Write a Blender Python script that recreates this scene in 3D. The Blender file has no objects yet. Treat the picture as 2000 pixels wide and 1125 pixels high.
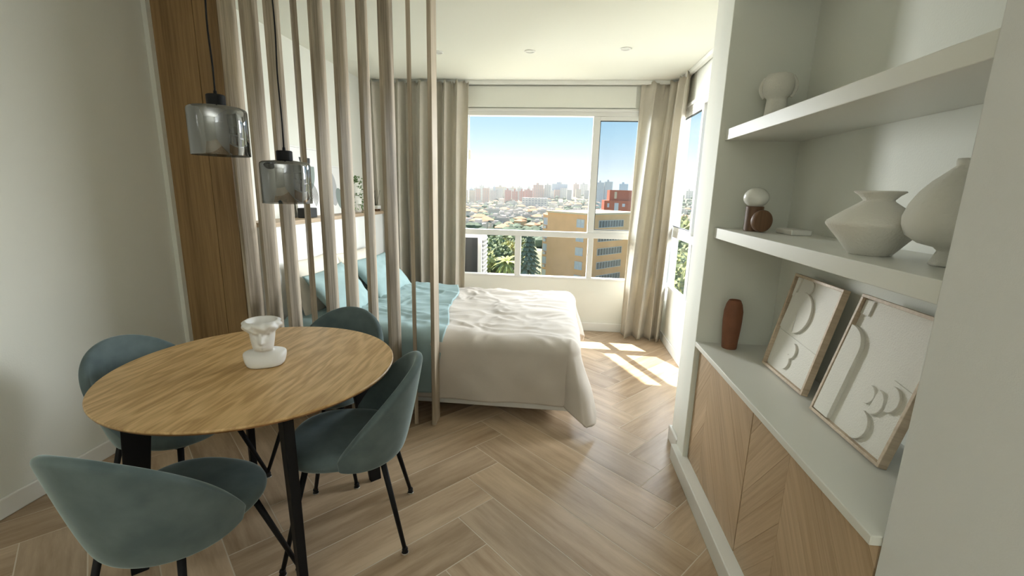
import bpy, bmesh, math, random
from mathutils import Vector, Matrix, noise
random.seed(7)
S = bpy.context.scene
COL = S.collection
PI = math.pi
R = math.radians

# ------------------------------------------------------------------ camera
cam_d = bpy.data.cameras.new('camera'); cam = bpy.data.objects.new('camera', cam_d); COL.objects.link(cam)
cam_d.sensor_fit = 'HORIZONTAL'; cam_d.sensor_width = 36.0
cam_d.lens = 884.08 / 2000 * 36.0
cam_d.clip_start = 0.05; cam_d.clip_end = 6000
pt, yw, rl = 0.212901, 0.0985126, 0.0250264
fw = Vector((-math.sin(yw)*math.cos(pt), math.cos(yw)*math.cos(pt), -math.sin(pt)))
rt = Vector((math.cos(yw), math.sin(yw), 0)); up = rt.cross(fw)
r2 = rt*math.cos(rl) + up*math.sin(rl); u2 = -rt*math.sin(rl) + up*math.cos(rl)
cam.matrix_world = Matrix(((r2.x, u2.x, -fw.x, 0), (r2.y, u2.y, -fw.y, 0), (r2.z, u2.z, -fw.z, 1.5), (0, 0, 0, 1)))
S.camera = cam

# ------------------------------------------------------------------ exposure, sky, sun, added fill lamps
S.view_settings.view_transform = 'Standard'; S.view_settings.look = 'None'
S.view_settings.exposure = 0.5; S.view_settings.gamma = 1.0; S.view_settings.use_curve_mapping = False
SKY = 0.62; SUN = 14.0
W = bpy.data.worlds.new('sky'); S.world = W; W.use_nodes = True
wn = W.node_tree; wn.nodes.clear()
o_ = wn.nodes.new('ShaderNodeOutputWorld'); bg = wn.nodes.new('ShaderNodeBackground')
tc = wn.nodes.new('ShaderNodeTexCoord'); sp = wn.nodes.new('ShaderNodeSeparateXYZ')
rp = wn.nodes.new('ShaderNodeValToRGB')
e = rp.color_ramp.elements
e[0].position = 0.0; e[0].color = (1.12, 1.15, 1.14, 1)
e[1].position = 1.0; e[1].color = (0.16, 0.36, 0.78, 1)
for p, c in ((0.045, (1.08, 1.15, 1.15, 1)), (0.11, (0.80, 1.08, 1.17, 1)), (0.19, (0.54, 0.90, 1.16, 1)), (0.4, (0.34, 0.64, 1.05, 1))):
    q = e.new(p); q.color = c
# one thin fair-weather cloud layer over the whole sky
nz = wn.nodes.new('ShaderNodeTexNoise'); nz.inputs['Scale'].default_value = 5.0; nz.inputs['Detail'].default_value = 6
mp = wn.nodes.new('ShaderNodeMapping'); mp.inputs['Scale'].default_value = (1, 1, 3.5)
cr = wn.nodes.new('ShaderNodeValToRGB'); cr.color_ramp.elements[0].position = .60; cr.color_ramp.elements[1].position = .82
cr.color_ramp.elements[1].color = (.7, .7, .7, 1)
mx = wn.nodes.new('ShaderNodeMix'); mx.data_type = 'RGBA'; mx.inputs[7].default_value = (1.05, 1.08, 1.1, 1)
L = wn.links.new
L(tc.outputs['Generated'], sp.inputs[0]); L(sp.outputs['Z'], rp.inputs[0])
L(tc.outputs['Generated'], mp.inputs[0]); L(mp.outputs[0], nz.inputs['Vector']); L(nz.outputs[0], cr.inputs[0])
L(cr.outputs[0], mx.inputs[0]); L(rp.outputs[0], mx.inputs[6]); L(mx.outputs[2], bg.inputs[0])
bg.inputs[1].default_value = SKY
L(bg.outputs[0], o_.inputs[0])

sd = bpy.data.lights.new('sun', 'SUN'); sun = bpy.data.objects.new('sun', sd); COL.objects.link(sun)
sd.energy = SUN; sd.angle = R(0.6); sd.color = (1.0, 0.92, 0.76)
sun.rotation_euler = Vector((0.27, -0.652, -1.0)).to_track_quat('-Z', 'Y').to_euler()

def area(name, loc, target, sx, sy, power, color):
    d = bpy.data.lights.new(name, 'AREA'); d.shape = 'RECTANGLE'; d.size = sx; d.size_y = sy
    d.energy = power; d.color = color
    o = bpy.data.objects.new(name, d); COL.objects.link(o); o.location = loc
    o.rotation_euler = (Vector(target) - Vector(loc)).to_track_quat('-Z', 'Y').to_euler()
    return o
area('fill_front', (1.9, 7.6, 3.1), (-1.2, 1.8, 0.8), 2.0, 1.5, 190, (0.96, 0.99, 1.0))  # added fill lamp outside the front window, aimed at the table
area('fill_left', (-2.9, 6.9, 2.1), (0.9, 1.7, 1.3), 1.8, 1.8, 740, (0.96, 0.99, 1.0))  # added fill lamp hidden past the left curtain, brightens the niche
area('fill_right', (3.4, 4.1, 2.2), (-1.4, 2.6, 1.1), 1.6, 1.8, 205, (0.96, 0.99, 1.0))  # added fill lamp outside the side window, for slats and chairs
area('fill_low_front', (-0.2, 7.6, -2.4), (-0.4, 3.6, 2.4), 4.0, 2.4, 52, (1.0, 0.97, 0.85))  # added lamp below sill level, brightens the ceiling through the front window
area('fill_low_side', (4.2, 3.8, -2.2), (0.2, 3.6, 2.4), 3.0, 2.4, 20, (1.0, 0.97, 0.85))  # same added upward fill through the side window
area('fill_room', (-0.3, -1.6, 1.95), (-0.3, -1.6, 2.6), 2.0, 1.2, 34, (0.95, 0.98, 1.0))  # added fill lamp behind the camera, bounced off the ceiling

# ------------------------------------------------------------------ material helpers
def new_mat(name):
    m = bpy.data.materials.new(name); m.use_nodes = True
    return m, m.node_tree, m.node_tree.nodes['Principled BSDF']
def plain(name, col, rough=.6, bump=0.0, bscale=120, var=0.0, vscale=6, metal=0.0, sheen=0.0, spec=None):
    m, t, b = new_mat(name)
    b.inputs['Base Color'].default_value = (*col, 1); b.inputs['Roughness'].default_value = rough
    b.inputs['Metallic'].default_value = metal
    if spec is not None: b.inputs['Specular IOR Level'].default_value = spec
    if sheen: b.inputs['Sheen Weight'].default_value = sheen; b.inputs['Sheen Roughness'].default_value = .4
    co = t.nodes.new('ShaderNodeTexCoord')
    if var:
        n = t.nodes.new('ShaderNodeTexNoise'); n.inputs['Scale'].default_value = vscale; n.inputs['Detail'].default_value = 5
        t.links.new(co.outputs['Object'], n.inputs['Vector'])
        r = t.nodes.new('ShaderNodeValToRGB')
        r.color_ramp.elements[0].position = .3; r.color_ramp.elements[1].position = .7
        r.color_ramp.elements[0].color = (*[c*(1-var) for c in col], 1)
        r.color_ramp.elements[1].color = (*[min(1, c*(1+var)) for c in col], 1)
        t.links.new(n.outputs[0], r.inputs[0]); t.links.new(r.outputs[0], b.inputs['Base Color'])
    if bump:
        n = t.nodes.new('ShaderNodeTexNoise'); n.inputs['Scale'].default_value = bscale; n.inputs['Detail'].default_value = 3
        t.links.new(co.outputs['Object'], n.inputs['Vector'])
        bp = t.nodes.new('ShaderNodeBump'); bp.inputs['Strength'].default_value = bump; bp.inputs['Distance'].default_value = .004
        t.links.new(n.outputs[0], bp.inputs['Height']); t.links.new(bp.outputs[0], b.inputs['Normal'])
    return m
def wood(name, dark, light, axis='Z', fine=60, rings=9, rough=.5, ring_amt=.5, rand=0.0, bump=.08, stretch=.035, hue=None, dist=5.0):
    m, t, b = new_mat(name); N = t.nodes; K = t.links.new
    co = N.new('ShaderNodeTexCoord'); oi = N.new('ShaderNodeObjectInfo')
    off = N.new('ShaderNodeVectorMath'); off.operation = 'MULTIPLY_ADD'
    cmb = N.new('ShaderNodeCombineXYZ')
    for i in range(3): K(oi.outputs['Random'], cmb.inputs[i])
    K(cmb.outputs[0], off.inputs[0]); off.inputs[1].default_value = (37, 53, 71); K(co.outputs['Object'], off.inputs[2])
    mp = N.new('ShaderNodeMapping')
    sc = [1.0, 1.0, 1.0]; sc['XYZ'.index(axis)] = stretch; mp.inputs['Scale'].default_value = sc
    K(off.outputs[0], mp.inputs[0])
    n1 = N.new('ShaderNodeTexNoise'); n1.inputs['Scale'].default_value = fine; n1.inputs['Detail'].default_value = 5; n1.inputs['Roughness'].default_value = .65
    K(mp.outputs[0], n1.inputs['Vector'])
    mp2 = N.new('ShaderNodeMapping'); s2 = [1.0, 1.0, 1.0]; s2['XYZ'.index(axis)] = stretch*4; mp2.inputs['Scale'].default_value = s2
    K(off.outputs[0], mp2.inputs[0])
    n2 = N.new('ShaderNodeTexNoise'); n2.inputs['Scale'].default_value = rings*.28; n2.inputs['Detail'].default_value = 1.5
    K(mp2.outputs[0], n2.inputs['Vector'])
    mul = N.new('ShaderNodeMath'); mul.operation = 'MULTIPLY'; mul.inputs[1].default_value = dist*6
    K(n2.outputs[0], mul.inputs[0])
    sn = N.new('ShaderNodeMath'); sn.operation = 'SINE'; K(mul.outputs[0], sn.inputs[0])
    ad = N.new('ShaderNodeMath'); ad.operation = 'MULTIPLY_ADD'; ad.inputs[1].default_value = ring_amt*.22
    K(sn.outputs[0], ad.inputs[0]); K(n1.outputs[0], ad.inputs[2])
    r = N.new('ShaderNodeValToRGB'); r.color_ramp.elements[0].position = .28; r.color_ramp.elements[1].position = .72
    r.color_ramp.elements[0].color = (*dark, 1); r.color_ramp.elements[1].color = (*light, 1)
    K(ad.outputs[0], r.inputs[0])
    out = r.outputs[0]
    if rand:
        hs = N.new('ShaderNodeHueSaturation')
        mr = N.new('ShaderNodeMapRange'); mr.inputs[3].default_value = 1-rand; mr.inputs[4].default_value = 1+rand
        K(oi.outputs['Random'], mr.inputs[0]); K(mr.outputs[0], hs.inputs['Value']); K(out, hs.inputs['Color']); out = hs.outputs[0]
    K(out, b.inputs['Base Color']); b.inputs['Roughness'].default_value = rough
    if bump:
        bp = N.new('ShaderNodeBump'); bp.inputs['Strength'].default_value = bump; bp.inputs['Distance'].default_value = .003
        K(n1.outputs[0], bp.inputs['Height']); K(bp.outputs[0], b.inputs['Normal'])
    return m

M = {}
M['wall'] = plain('wall_paint', (.79, .79, .715), .75, .10, 160)
M['ceil'] = plain('ceiling_paint', (.86, .855, .76), .8, .05, 90)
M['trim'] = plain('white_lacquer', (.80, .79, .74), .4)
M['niche'] = plain('niche_paint', (.79, .80, .725), .7, .10, 160)
M['pier'] = plain('textured_wall_paint', (.78, .79, .775), .8, .16, 330)
M['counter'] = plain('counter_lacquer', (.76, .76, .70), .35, .04, 60)
M['slat'] = wood('oak_slat', (.235, .185, .13), (.55, .465, .355), 'Z', 70, 10, .55, .55, .06)
M['panel'] = wood('oak_panel_shaded', (.19, .11, .045), (.36, .225, .10), 'Z', 60, 8, .5, .35, .05)  # same oak as the slats, its shade put into a darker colour
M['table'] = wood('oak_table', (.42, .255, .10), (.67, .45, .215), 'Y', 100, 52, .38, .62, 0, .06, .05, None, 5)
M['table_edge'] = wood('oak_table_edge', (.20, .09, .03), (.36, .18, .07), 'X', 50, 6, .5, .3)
M['door'] = wood('oak_veneer', (.40, .28, .165), (.57, .42, .27), 'X', 70, 8, .5, .35, .05, .05)
M['plank'] = wood('oak_floor_tile', (.33, .225, .135), (.56, .42, .285), 'X', 20, 3, .36, .45, .14, .04, .12)
M['grout'] = plain('floor_grout', (.66, .58, .47), .8)
M['ledge'] = wood('oak_ledge', (.34, .24, .15), (.52, .40, .28), 'Y', 60, 6, .5, .3)
M['frame_wood'] = wood('pale_frame_wood', (.46, .35, .24), (.66, .54, .40), 'Z', 80, 6, .55, .3)
M['black'] = plain('black_metal', (.007, .007, .008), .55, spec=.2)
M['glide'] = plain('nickel_glide', (.55, .54, .52), .3, metal=1)
M['curtain'] = plain('linen_curtain', (.66, .61, .515), .9, .12, 700, .02, 30)
_t = M['curtain'].node_tree; _tl = _t.nodes.new('ShaderNodeBsdfTranslucent'); _tl.inputs[0].default_value = (.66, .60, .48, 1)
_mx = _t.nodes.new('ShaderNodeMixShader'); _mx.inputs[0].default_value = .22
_t.links.new(_t.nodes['Principled BSDF'].outputs[0], _mx.inputs[1]); _t.links.new(_tl.outputs[0], _mx.inputs[2]); _t.links.new(_mx.outputs[0], _t.nodes['Material Output'].inputs[0])
M['duvet'] = plain('beige_cotton', (.565, .51, .45), .85, .12, 300, .03, 8)
M['teal_sheet'] = plain('teal_cotton', (.30, .41, .415), .85, .12, 300, .05, 8)
M['teal_pillow'] = plain('teal_pillow', (.30, .415, .415), .85, .12, 300, .05, 8)
M['cream'] = plain('cream_cotton', (.74, .68, .58), .9, .2, 250, .04, 10)
M['bed_white'] = plain('bed_base_white', (.72, .71, .68), .6)
M['head'] = plain('headboard_white', (.82, .82, .79), .6, .06, 90)
M['ceramic'] = plain('rough_white_ceramic', (.74, .72, .65), .85, .5, 140)
M['stone'] = plain('rough_plaster_vase', (.72, .71, .64), .9, .9, 60)
M['bust'] = plain('white_glazed_bust', (.78, .76, .73), .35)
M['terra'] = plain('terracotta', (.21, .082, .04), .7, .25, 90, .15, 14)
M['walnut'] = wood('walnut', (.09, .045, .022), (.20, .105, .055), 'Z', 50, 6, .5, .4)
M['opal'] = plain('opal_glass', (.80, .80, .74), .25)
M['relief'] = plain('plaster_relief', (.78, .76, .69), .9, .5, 180)
M['paper'] = plain('art_paper', (.80, .79, .76), .8)
M['ink_black'] = plain('ink_black', (.03, .03, .03), .8)
M['ink_green'] = plain('ink_sage', (.23, .27, .25), .8)
M['ink_grey'] = plain('ink_grey', (.42, .42, .42), .8)
M['leaf'] = plain('leaf_green', (.10, .17, .05), .7, 0, 1, .3, 30)
M['speaker'] = plain('dark_fabric', (.03, .03, .03), .8)
M['alu'] = plain('white_aluminium', (.74, .73, .69), .4)
M['gasket'] = plain('black_gasket', (.03, .03, .03), .6)
M['clear'] = None

def velvet():
    m, t, b = new_mat('teal_velvet'); N = t.nodes; K = t.links.new
    co = N.new('ShaderNodeTexCoord'); n = N.new('ShaderNodeTexNoise'); n.inputs['Scale'].default_value = 9; n.inputs['Detail'].default_value = 4
    K(co.outputs['Object'], n.inputs['Vector'])
    r = N.new('ShaderNodeValToRGB'); r.color_ramp.elements[0].position = .35; r.color_ramp.elements[1].position = .7
    r.color_ramp.elements[0].color = (.095, .128, .132, 1); r.color_ramp.elements[1].color = (.145, .185, .187, 1)
    K(n.outputs[0], r.inputs[0]); K(r.outputs[0], b.inputs['Base Color'])
    b.inputs['Roughness'].default_value = .8; b.inputs['Specular IOR Level'].default_value = .15
    b.inputs['Sheen Weight'].default_value = .9; b.inputs['Sheen Roughness'].default_value = .32
    b.inputs['Sheen Tint'].default_value = (.70, .82, .82, 1)
    return m
M['velvet'] = velvet()
def glass(name, tint, gloss, groughness=.0, gcol=(1, 1, 1), fres=1.45):
    m, t, b = new_mat(name); N = t.nodes; K = t.links.new
    N.remove(b)
    tr = N.new('ShaderNodeBsdfTransparent'); tr.inputs[0].default_value = (*tint, 1)
    gl = N.new('ShaderNodeBsdfGlossy'); gl.inputs['Roughness'].default_value = groughness; gl.inputs[0].default_value = (*gcol, 1)
    lw = N.new('ShaderNodeLayerWeight'); lw.inputs[0].default_value = .5
    pw = N.new('ShaderNodeMath'); pw.operation = 'POWER'; pw.inputs[1].default_value = 4; K(lw.outputs['Facing'], pw.inputs[0])
    ad = N.new('ShaderNodeMath'); ad.operation = 'MULTIPLY_ADD'; ad.use_clamp = True; ad.inputs[1].default_value = fres; ad.inputs[2].default_value = gloss; K(pw.outputs[0], ad.inputs[0])
    mx = N.new('ShaderNodeMixShader'); K(ad.outputs[0], mx.inputs[0]); K(tr.outputs[0], mx.inputs[1]); K(gl.outputs[0], mx.inputs[2])
    K(mx.outputs[0], N['Material Output'].inputs[0])
    return m
M['pane'] = glass('window_glass', (.84, .895, .95), 0.015, 0.0, (1, 1, 1), .10)
M['clear_pane'] = glass('clear_window_glass', (.955, .965, .975), 0.012, 0.0, (1, 1, 1), .08)
M['smoke'] = glass('smoked_glass', (.24, .24, .235), .36, .02, (.62, .63, .64), .6)
M['bulb'] = glass('clear_bulb_glass', (.9, .88, .82), .10, .02, (1, 1, 1), .4)

# ------------------------------------------------------------------ mesh helpers
class MB:
    def __init__(s): s.v = []; s.f = []; s.mi = []
    def add(s, vs, fs, mi=0):
        n = len(s.v); s.v += [tuple(p) for p in vs]; s.f += [tuple(i+n for i in f) for f in fs]; s.mi += [mi]*len(fs)
    def box(s, x0, y0, z0, x1, y1, z1, mi=0, mat=None):
        vs = [Vector(p) for p in ((x0, y0, z0), (x1, y0, z0), (x1, y1, z0), (x0, y1, z0), (x0, y0, z1), (x1, y0, z1), (x1, y1, z1), (x0, y1, z1))]
        if mat: vs = [mat @ p for p in vs]
        s.add(vs, [(0, 3, 2, 1), (4, 5, 6, 7), (0, 1, 5, 4), (1, 2, 6, 5), (2, 3, 7, 6), (3, 0, 4, 7)], mi)
    def tube(s, pts, rad, n=8, mi=0, cap=True):
        pts = [Vector(p) for p in pts]
        rr = rad if isinstance(rad, (list, tuple)) else [rad]*len(pts)
        vs = []; prev = None
        for i, p in enumerate(pts):
            d = (pts[min(i+1, len(pts)-1)] - pts[max(i-1, 0)]).normalized()
            a = d.orthogonal().normalized() if prev is None else (prev - d*prev.dot(d)).normalized()
            prev = a; b = d.cross(a)
            for k in range(n):
                t = 2*PI*k/n; vs.append(p + (a*math.cos(t) + b*math.sin(t))*rr[i])
        fs = []
        for i in range(len(pts)-1):
            for k in range(n): fs.append((i*n+k, i*n+(k+1) % n, (i+1)*n+(k+1) % n, (i+1)*n+k))
        if cap: fs.append(tuple(reversed(range(n)))); fs.append(tuple((len(pts)-1)*n+k for k in range(n)))
        s.add(vs, fs, mi)
    def lathe(s, prof, n=40, c=(0, 0, 0), mi=0, fn=None):
        vs = []; fs = []
        for r, z in prof:
            for k in range(n):
                t = 2*PI*k/n
                p = Vector((c[0]+r*math.cos(t), c[1]+r*math.sin(t), c[2]+z))
                vs.append(fn(p, t) if fn else p)
        m = len(prof)
        for i in range(m-1):
            for k in range(n): fs.append((i*n+k, i*n+(k+1) % n, (i+1)*n+(k+1) % n, (i+1)*n+k))
        if prof[0][0] > 1e-5: fs.append(tuple(reversed(range(n))))
        if prof[-1][0] > 1e-5: fs.append(tuple((m-1)*n+k for k in range(n)))
        s.add(vs, fs, mi)
    def prism(s, poly, z0, z1, mi=0, mat=None):
        n = len(poly)
        vs = [Vector((x, y, z0)) for x, y in poly] + [Vector((x, y, z1)) for x, y in poly]
        if mat: vs = [mat @ p for p in vs]
        s.add(vs, [tuple(reversed(range(n))), tuple(range(n, 2*n))] + [(i, (i+1) % n, n+(i+1) % n, n+i) for i in range(n)], mi)
    def grid(s, P, nu, nv, mi=0, closed=False):
        vs = [P(i, j) for j in range(nv) for i in range(nu)]
        fs = []
        for j in range(nv-1):
            for i in range(nu if closed else nu-1):
                fs.append((j*nu+i, j*nu+(i+1) % nu, (j+1)*nu+(i+1) % nu, (j+1)*nu+i))
        s.add(vs, fs, mi)
    def mesh(s, name, mats):
        me = bpy.data.meshes.new(name); me.from_pydata([tuple(p) for p in s.v], [], s.f)
        for m in (mats if isinstance(mats, (list, tuple)) else [mats]): me.materials.append(m)
        if any(s.mi): me.polygons.foreach_set('material_index', s.mi)
        me.update(); return me
    def build(s, name, mats, parent=None, smooth=False, bevel=0, seg=2, subsurf=0, solid=0, recalc=True, weld=False, loc=None):
        me = s.mesh(name, mats)
        if recalc or weld:
            b = bmesh.new(); b.from_mesh(me)
            if weld: bmesh.ops.remove_doubles(b, verts=b.verts, dist=1e-5)
            if recalc: bmesh.ops.recalc_face_normals(b, faces=b.faces)
            b.to_mesh(me); b.free()
        o = bpy.data.objects.new(name, me); COL.objects.link(o)
        if parent: o.parent = parent
        if loc: o.location = loc
        finish(o, smooth, bevel, seg, subsurf, solid)
        return o
def finish(o, smooth=False, bevel=0, seg=2, subsurf=0, solid=0):
    if solid:
        m = o.modifiers.new('solid', 'SOLIDIFY'); m.thickness = solid; m.offset = 0
    if bevel:
        m = o.modifiers.new('bevel', 'BEVEL'); m.width = bevel; m.segments = seg; m.limit_method = 'ANGLE'; m.angle_limit = R(40)
    if subsurf:
        m = o.modifiers.new('sub', 'SUBSURF'); m.levels = subsurf; m.render_levels = subsurf
    if smooth: o.data.polygons.foreach_set('use_smooth', [True]*len(o.data.polygons))
def tag(o, label=None, cat=None, group=None, kind=None):
    if label: o['label'] = label
    if cat: o['category'] = cat
    if group: o['group'] = group
    if kind: o['kind'] = kind
    return o
def thing(name, label, cat, loc=(0, 0, 0), rz=0, group=None):
    o = bpy.data.objects.new(name, None); COL.objects.link(o); o.empty_display_size = .05
    o.location = loc; o.rotation_euler = (0, 0, rz)
    return tag(o, label, cat, group)
def copy_tree(o, parent=None):
    c = o.copy(); COL.objects.link(c)
    if parent: c.parent = parent
    for ch in list(o.children): copy_tree(ch, c)
    return c
def boxobj(name, m, b, parent=None, bevel=0, kind=None):
    q = MB(); q.box(*b); o = q.build(name, m, parent, bevel=bevel)
    if kind: o['kind'] = kind
    return o
def fbm(p, sc, oct=3):
    a = 0; w = 1.0
    for i in range(oct): a += noise.noise(Vector(p)*sc)*w; sc *= 2.1; w *= .5
    return a

# ------------------------------------------------------------------ room shell
XL, XBL, XR, YW, YB, ZC = -2.43, -2.07, 1.13, 4.87, -2.6, 2.566
T = .12
# floor: grout bed with herringbone planks
floor = boxobj('floor', M['grout'], (XL-.1, YB-.1, -.12, XR+.1, YW+.1, -.0007), kind='structure')
def clip_rect(poly, x0, y0, x1, y1):
    for ax, lim, sg in ((0, x0, 1), (0, x1, -1), (1, y0, 1), (1, y1, -1)):
        out = []
        for i in range(len(poly)):
            a, b = poly[i], poly[(i+1) % len(poly)]
            da, db = sg*(a[ax]-lim), sg*(b[ax]-lim)
            if da >= 0: out.append(a)
            if (da >= 0) != (db >= 0):
                t = da/(da-db); out.append((a[0]+(b[0]-a[0])*t, a[1]+(b[1]-a[1])*t))
        poly = out
        if len(poly) < 3: return []
    return poly
PW = .213; PL = PW*6; PA = R(-42.0); g = .0024
ca, sa = math.cos(PA), math.sin(PA)
T0 = (-.436, 2.411)
def lw_(x, y): return (T0[0]+x*ca-y*sa, T0[1]+x*sa+y*ca)
for s_ in range(-4, 5):
    for k in range(-30, 31):
        ox, oy = k*PW+s_*PL, -k*PW+s_*PL
        for (x0, y0, x1, y1, rot) in ((ox, oy, ox+PL, oy+PW, 0), (ox-PW, oy+PW-PL, ox, oy+PW, 1)):
            poly = [lw_(x0+g, y0+g), lw_(x1-g, y0+g), lw_(x1-g, y1-g), lw_(x0+g, y1-g)]
            poly = clip_rect(poly, XL+.002, -.6, XR-.002, YW-.002)
            if len(poly) < 3: continue
            c = lw_((x0+x1)/2, (y0+y1)/2); a = PA + (PI/2 if rot else 0)
            cc, ss = math.cos(-a), math.sin(-a)
            loc = [((x-c[0])*cc-(y-c[1])*ss, (x-c[0])*ss+(y-c[1])*cc) for x, y in poly]
            q = MB(); q.prism(loc, -.012, 0)
            o = q.build('plank', M['plank'], floor, recalc=False)
            o.location = (c[0], c[1], 0); o.rotation_euler = (0, 0, a)
boxobj('ceiling', M['ceil'], (XL-.1, YB-.1, ZC, XR+.1, YW+.12, ZC+.12), kind='structure')
boxobj('wall_left', M['wall'], (XL-T, YB, 0, XL, 2.76, ZC), kind='structure')
boxobj('wall_bedhead', M['wall'], (XL-T, 2.76, 0, XBL, YW, ZC), kind='structure')
boxobj('wall_back', M['wall'], (XL-T, YB-T, 0, XR, YB, ZC), kind='structure')
# window wall: parapet below, header above, end piers
WX0, WX1, WZ0, WZ1 = -1.15, .98, .567, 2.30
q = MB()
q.box(XBL, YW, 0, XR+T, YW+T, WZ0); q.box(XBL, YW, WZ1, XR+T, YW+T, ZC)
q.box(XBL, YW, WZ0, WX0, YW+T, WZ1); q.box(WX1, YW, WZ0, XR+T, YW+T, WZ1)
tag(q.build('wall_window', M['wall']), kind='structure')
RY0, RY1, RZ0, RZ1 = 2.95, 4.84, .567, 2.285
TR = .06
q = MB()
q.box(XR, 2.66, 0, XR+TR, YW, RZ0); q.box(XR, 2.66, RZ1, XR+TR, YW, ZC)
q.box(XR, 2.66, RZ0, XR+TR, RY0, RZ1); q.box(XR, RY1, RZ0, XR+TR, YW, RZ1)
tag(q.build('wall_right', M['wall']), kind='structure')
# pier at the far end of the niche and the foreground wall on the right
boxobj('wall_niche', M['wall'], (.76, 2.46, 0, XR+T, 2.66, ZC), kind='structure')
tag(boxobj('wall_near', M['pier'], (.757, YB, 0, XR+T, .962, ZC), bevel=.006), kind='structure')
# baseboards
def baseboard(name, b): boxobj(name, M['trim'], b, bevel=.006, kind='structure')
baseboard('baseboard_left', (XL, YB, 0, XL+.014, 2.655, .094))
baseboard('baseboard_window', (XBL, YW-.014, 0, XR, YW, .094))
baseboard('baseboard_right', (XR-.014, 2.675, 0, XR, YW-.014, .094))
baseboard('baseboard_niche', (.742, 2.49, 0, .76, 2.675, .094))
baseboard('baseboard_niche_return', (.742, 2.66, 0, XR-.014, 2.675, .094))
boxobj('trim_1', M['wall'], (XL, 2.630, .0, XL+.030, 2.662, ZC), kind='structure')
# ceiling curtain track, two straight runs
for nm, b in (('trim_2', (XBL, 4.79, ZC-.035, XR, 4.835, ZC)), ('trim_3', (1.075, 2.68, ZC-.035, 1.115, 4.79, ZC))):
    boxobj(nm, M['trim'], b, bevel=.004, kind='structure')

boxobj('trim_4', M['wall'], (-1.15, 4.852, 2.322, .705, 4.8695, 2.525), bevel=.003, kind='structure')

# ------------------------------------------------------------------ windows
def window_front():
    w = thing('window_1', None, None, (0, 0, 0)); w['kind'] = 'structure'
    y0, y1 = YW-.005, YW+.075
    def P(name, m, b, bv=.004): return boxobj(name, m, b, w, bevel=bv)
    P('frame_rail', M['alu'], (WX0, y0, WZ1-.055, WX1, y1, WZ1))                       # head
    P('head_bead', M['alu'], (WX0, y0-.018, WZ1-.012, WX1, y0, WZ1+.012))
    P('frame_rail', M['alu'], (WX0, y0, 1.020, WX1, y1, 1.078))                       # transom
    P('frame_rail', M['alu'], (WX0, y0, WZ0, WX1, y1, WZ0+.022))                      # sill rail
    P('frame_post', M['alu'], (WX0, y0+.003, WZ0+.003, WX0+.05, y1-.003, WZ1-.003))
    P('frame_post', M['alu'], (WX1-.05, y0+.003, WZ0+.003, WX1, y1-.003, WZ1-.003))
    for a, b in ((-.462, -.398), (.318, .376)):
        P('mullion', M['alu'], (a, y0+.006, WZ0+.02, b, y1-.006, 1.022))
    # sliding sash on the right of the upper light
    s = MB()
    for b in ((.302, y0+.008, 1.078, .372, y0+.045, WZ1-.055), (.93, y0+.008, 1.078, .98, y0+.045, WZ1-.055),
              (.372, y0+.008, 1.078, .93, y0+.045, 1.110), (.372, y0+.008, WZ1-.095, .93, y0+.045, WZ1-.055)): s.box(*b)
    sash = s.build('sash', M['alu'], w, bevel=.003)
    s = MB(); d = .006; X0, X1, Z0, Z1 = .372, .93, 1.110, WZ1-.095
    for b in ((X0, y0+.012, Z0, X0+d, y0+.04, Z1), (X1-d, y0+.012, Z0, X1, y0+.04, Z1), (X0+d, y0+.012, Z0, X1-d, y0+.04, Z0+d), (X0+d, y0+.012, Z1-d, X1-d, y0+.04, Z1)): s.box(*b)
    s.build('gasket', M['gasket'], sash)
    boxobj('pane', M['pane'], (X0, y0+.022, Z0, X1, y0+.027, Z1), sash)
    # second sash, slid behind the first
    s = MB()
    for b in ((.312, y0+.050, 1.078, .362, y0+.074, WZ1-.055),): s.box(*b)
    s.build('sash', M['alu'], w, bevel=.003)
    for a, b in ((WX0+.05, -.462), (-.398, .318), (.376, WX1-.05)):
        boxobj('pane', M['clear_pane'], (a, y0+.040, WZ0+.02, b, y0+.045, 1.022), w)
    # latch on the left jamb
    l = MB(); l.box(-.975, y0-.03, 1.80, -.945, y0, 1.90); l.box(-.972, y0-.012, 1.9, -.962, y0-.002, 2.25)
    l.build('latch', M['alu'], w, bevel=.004)
window_front()
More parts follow.
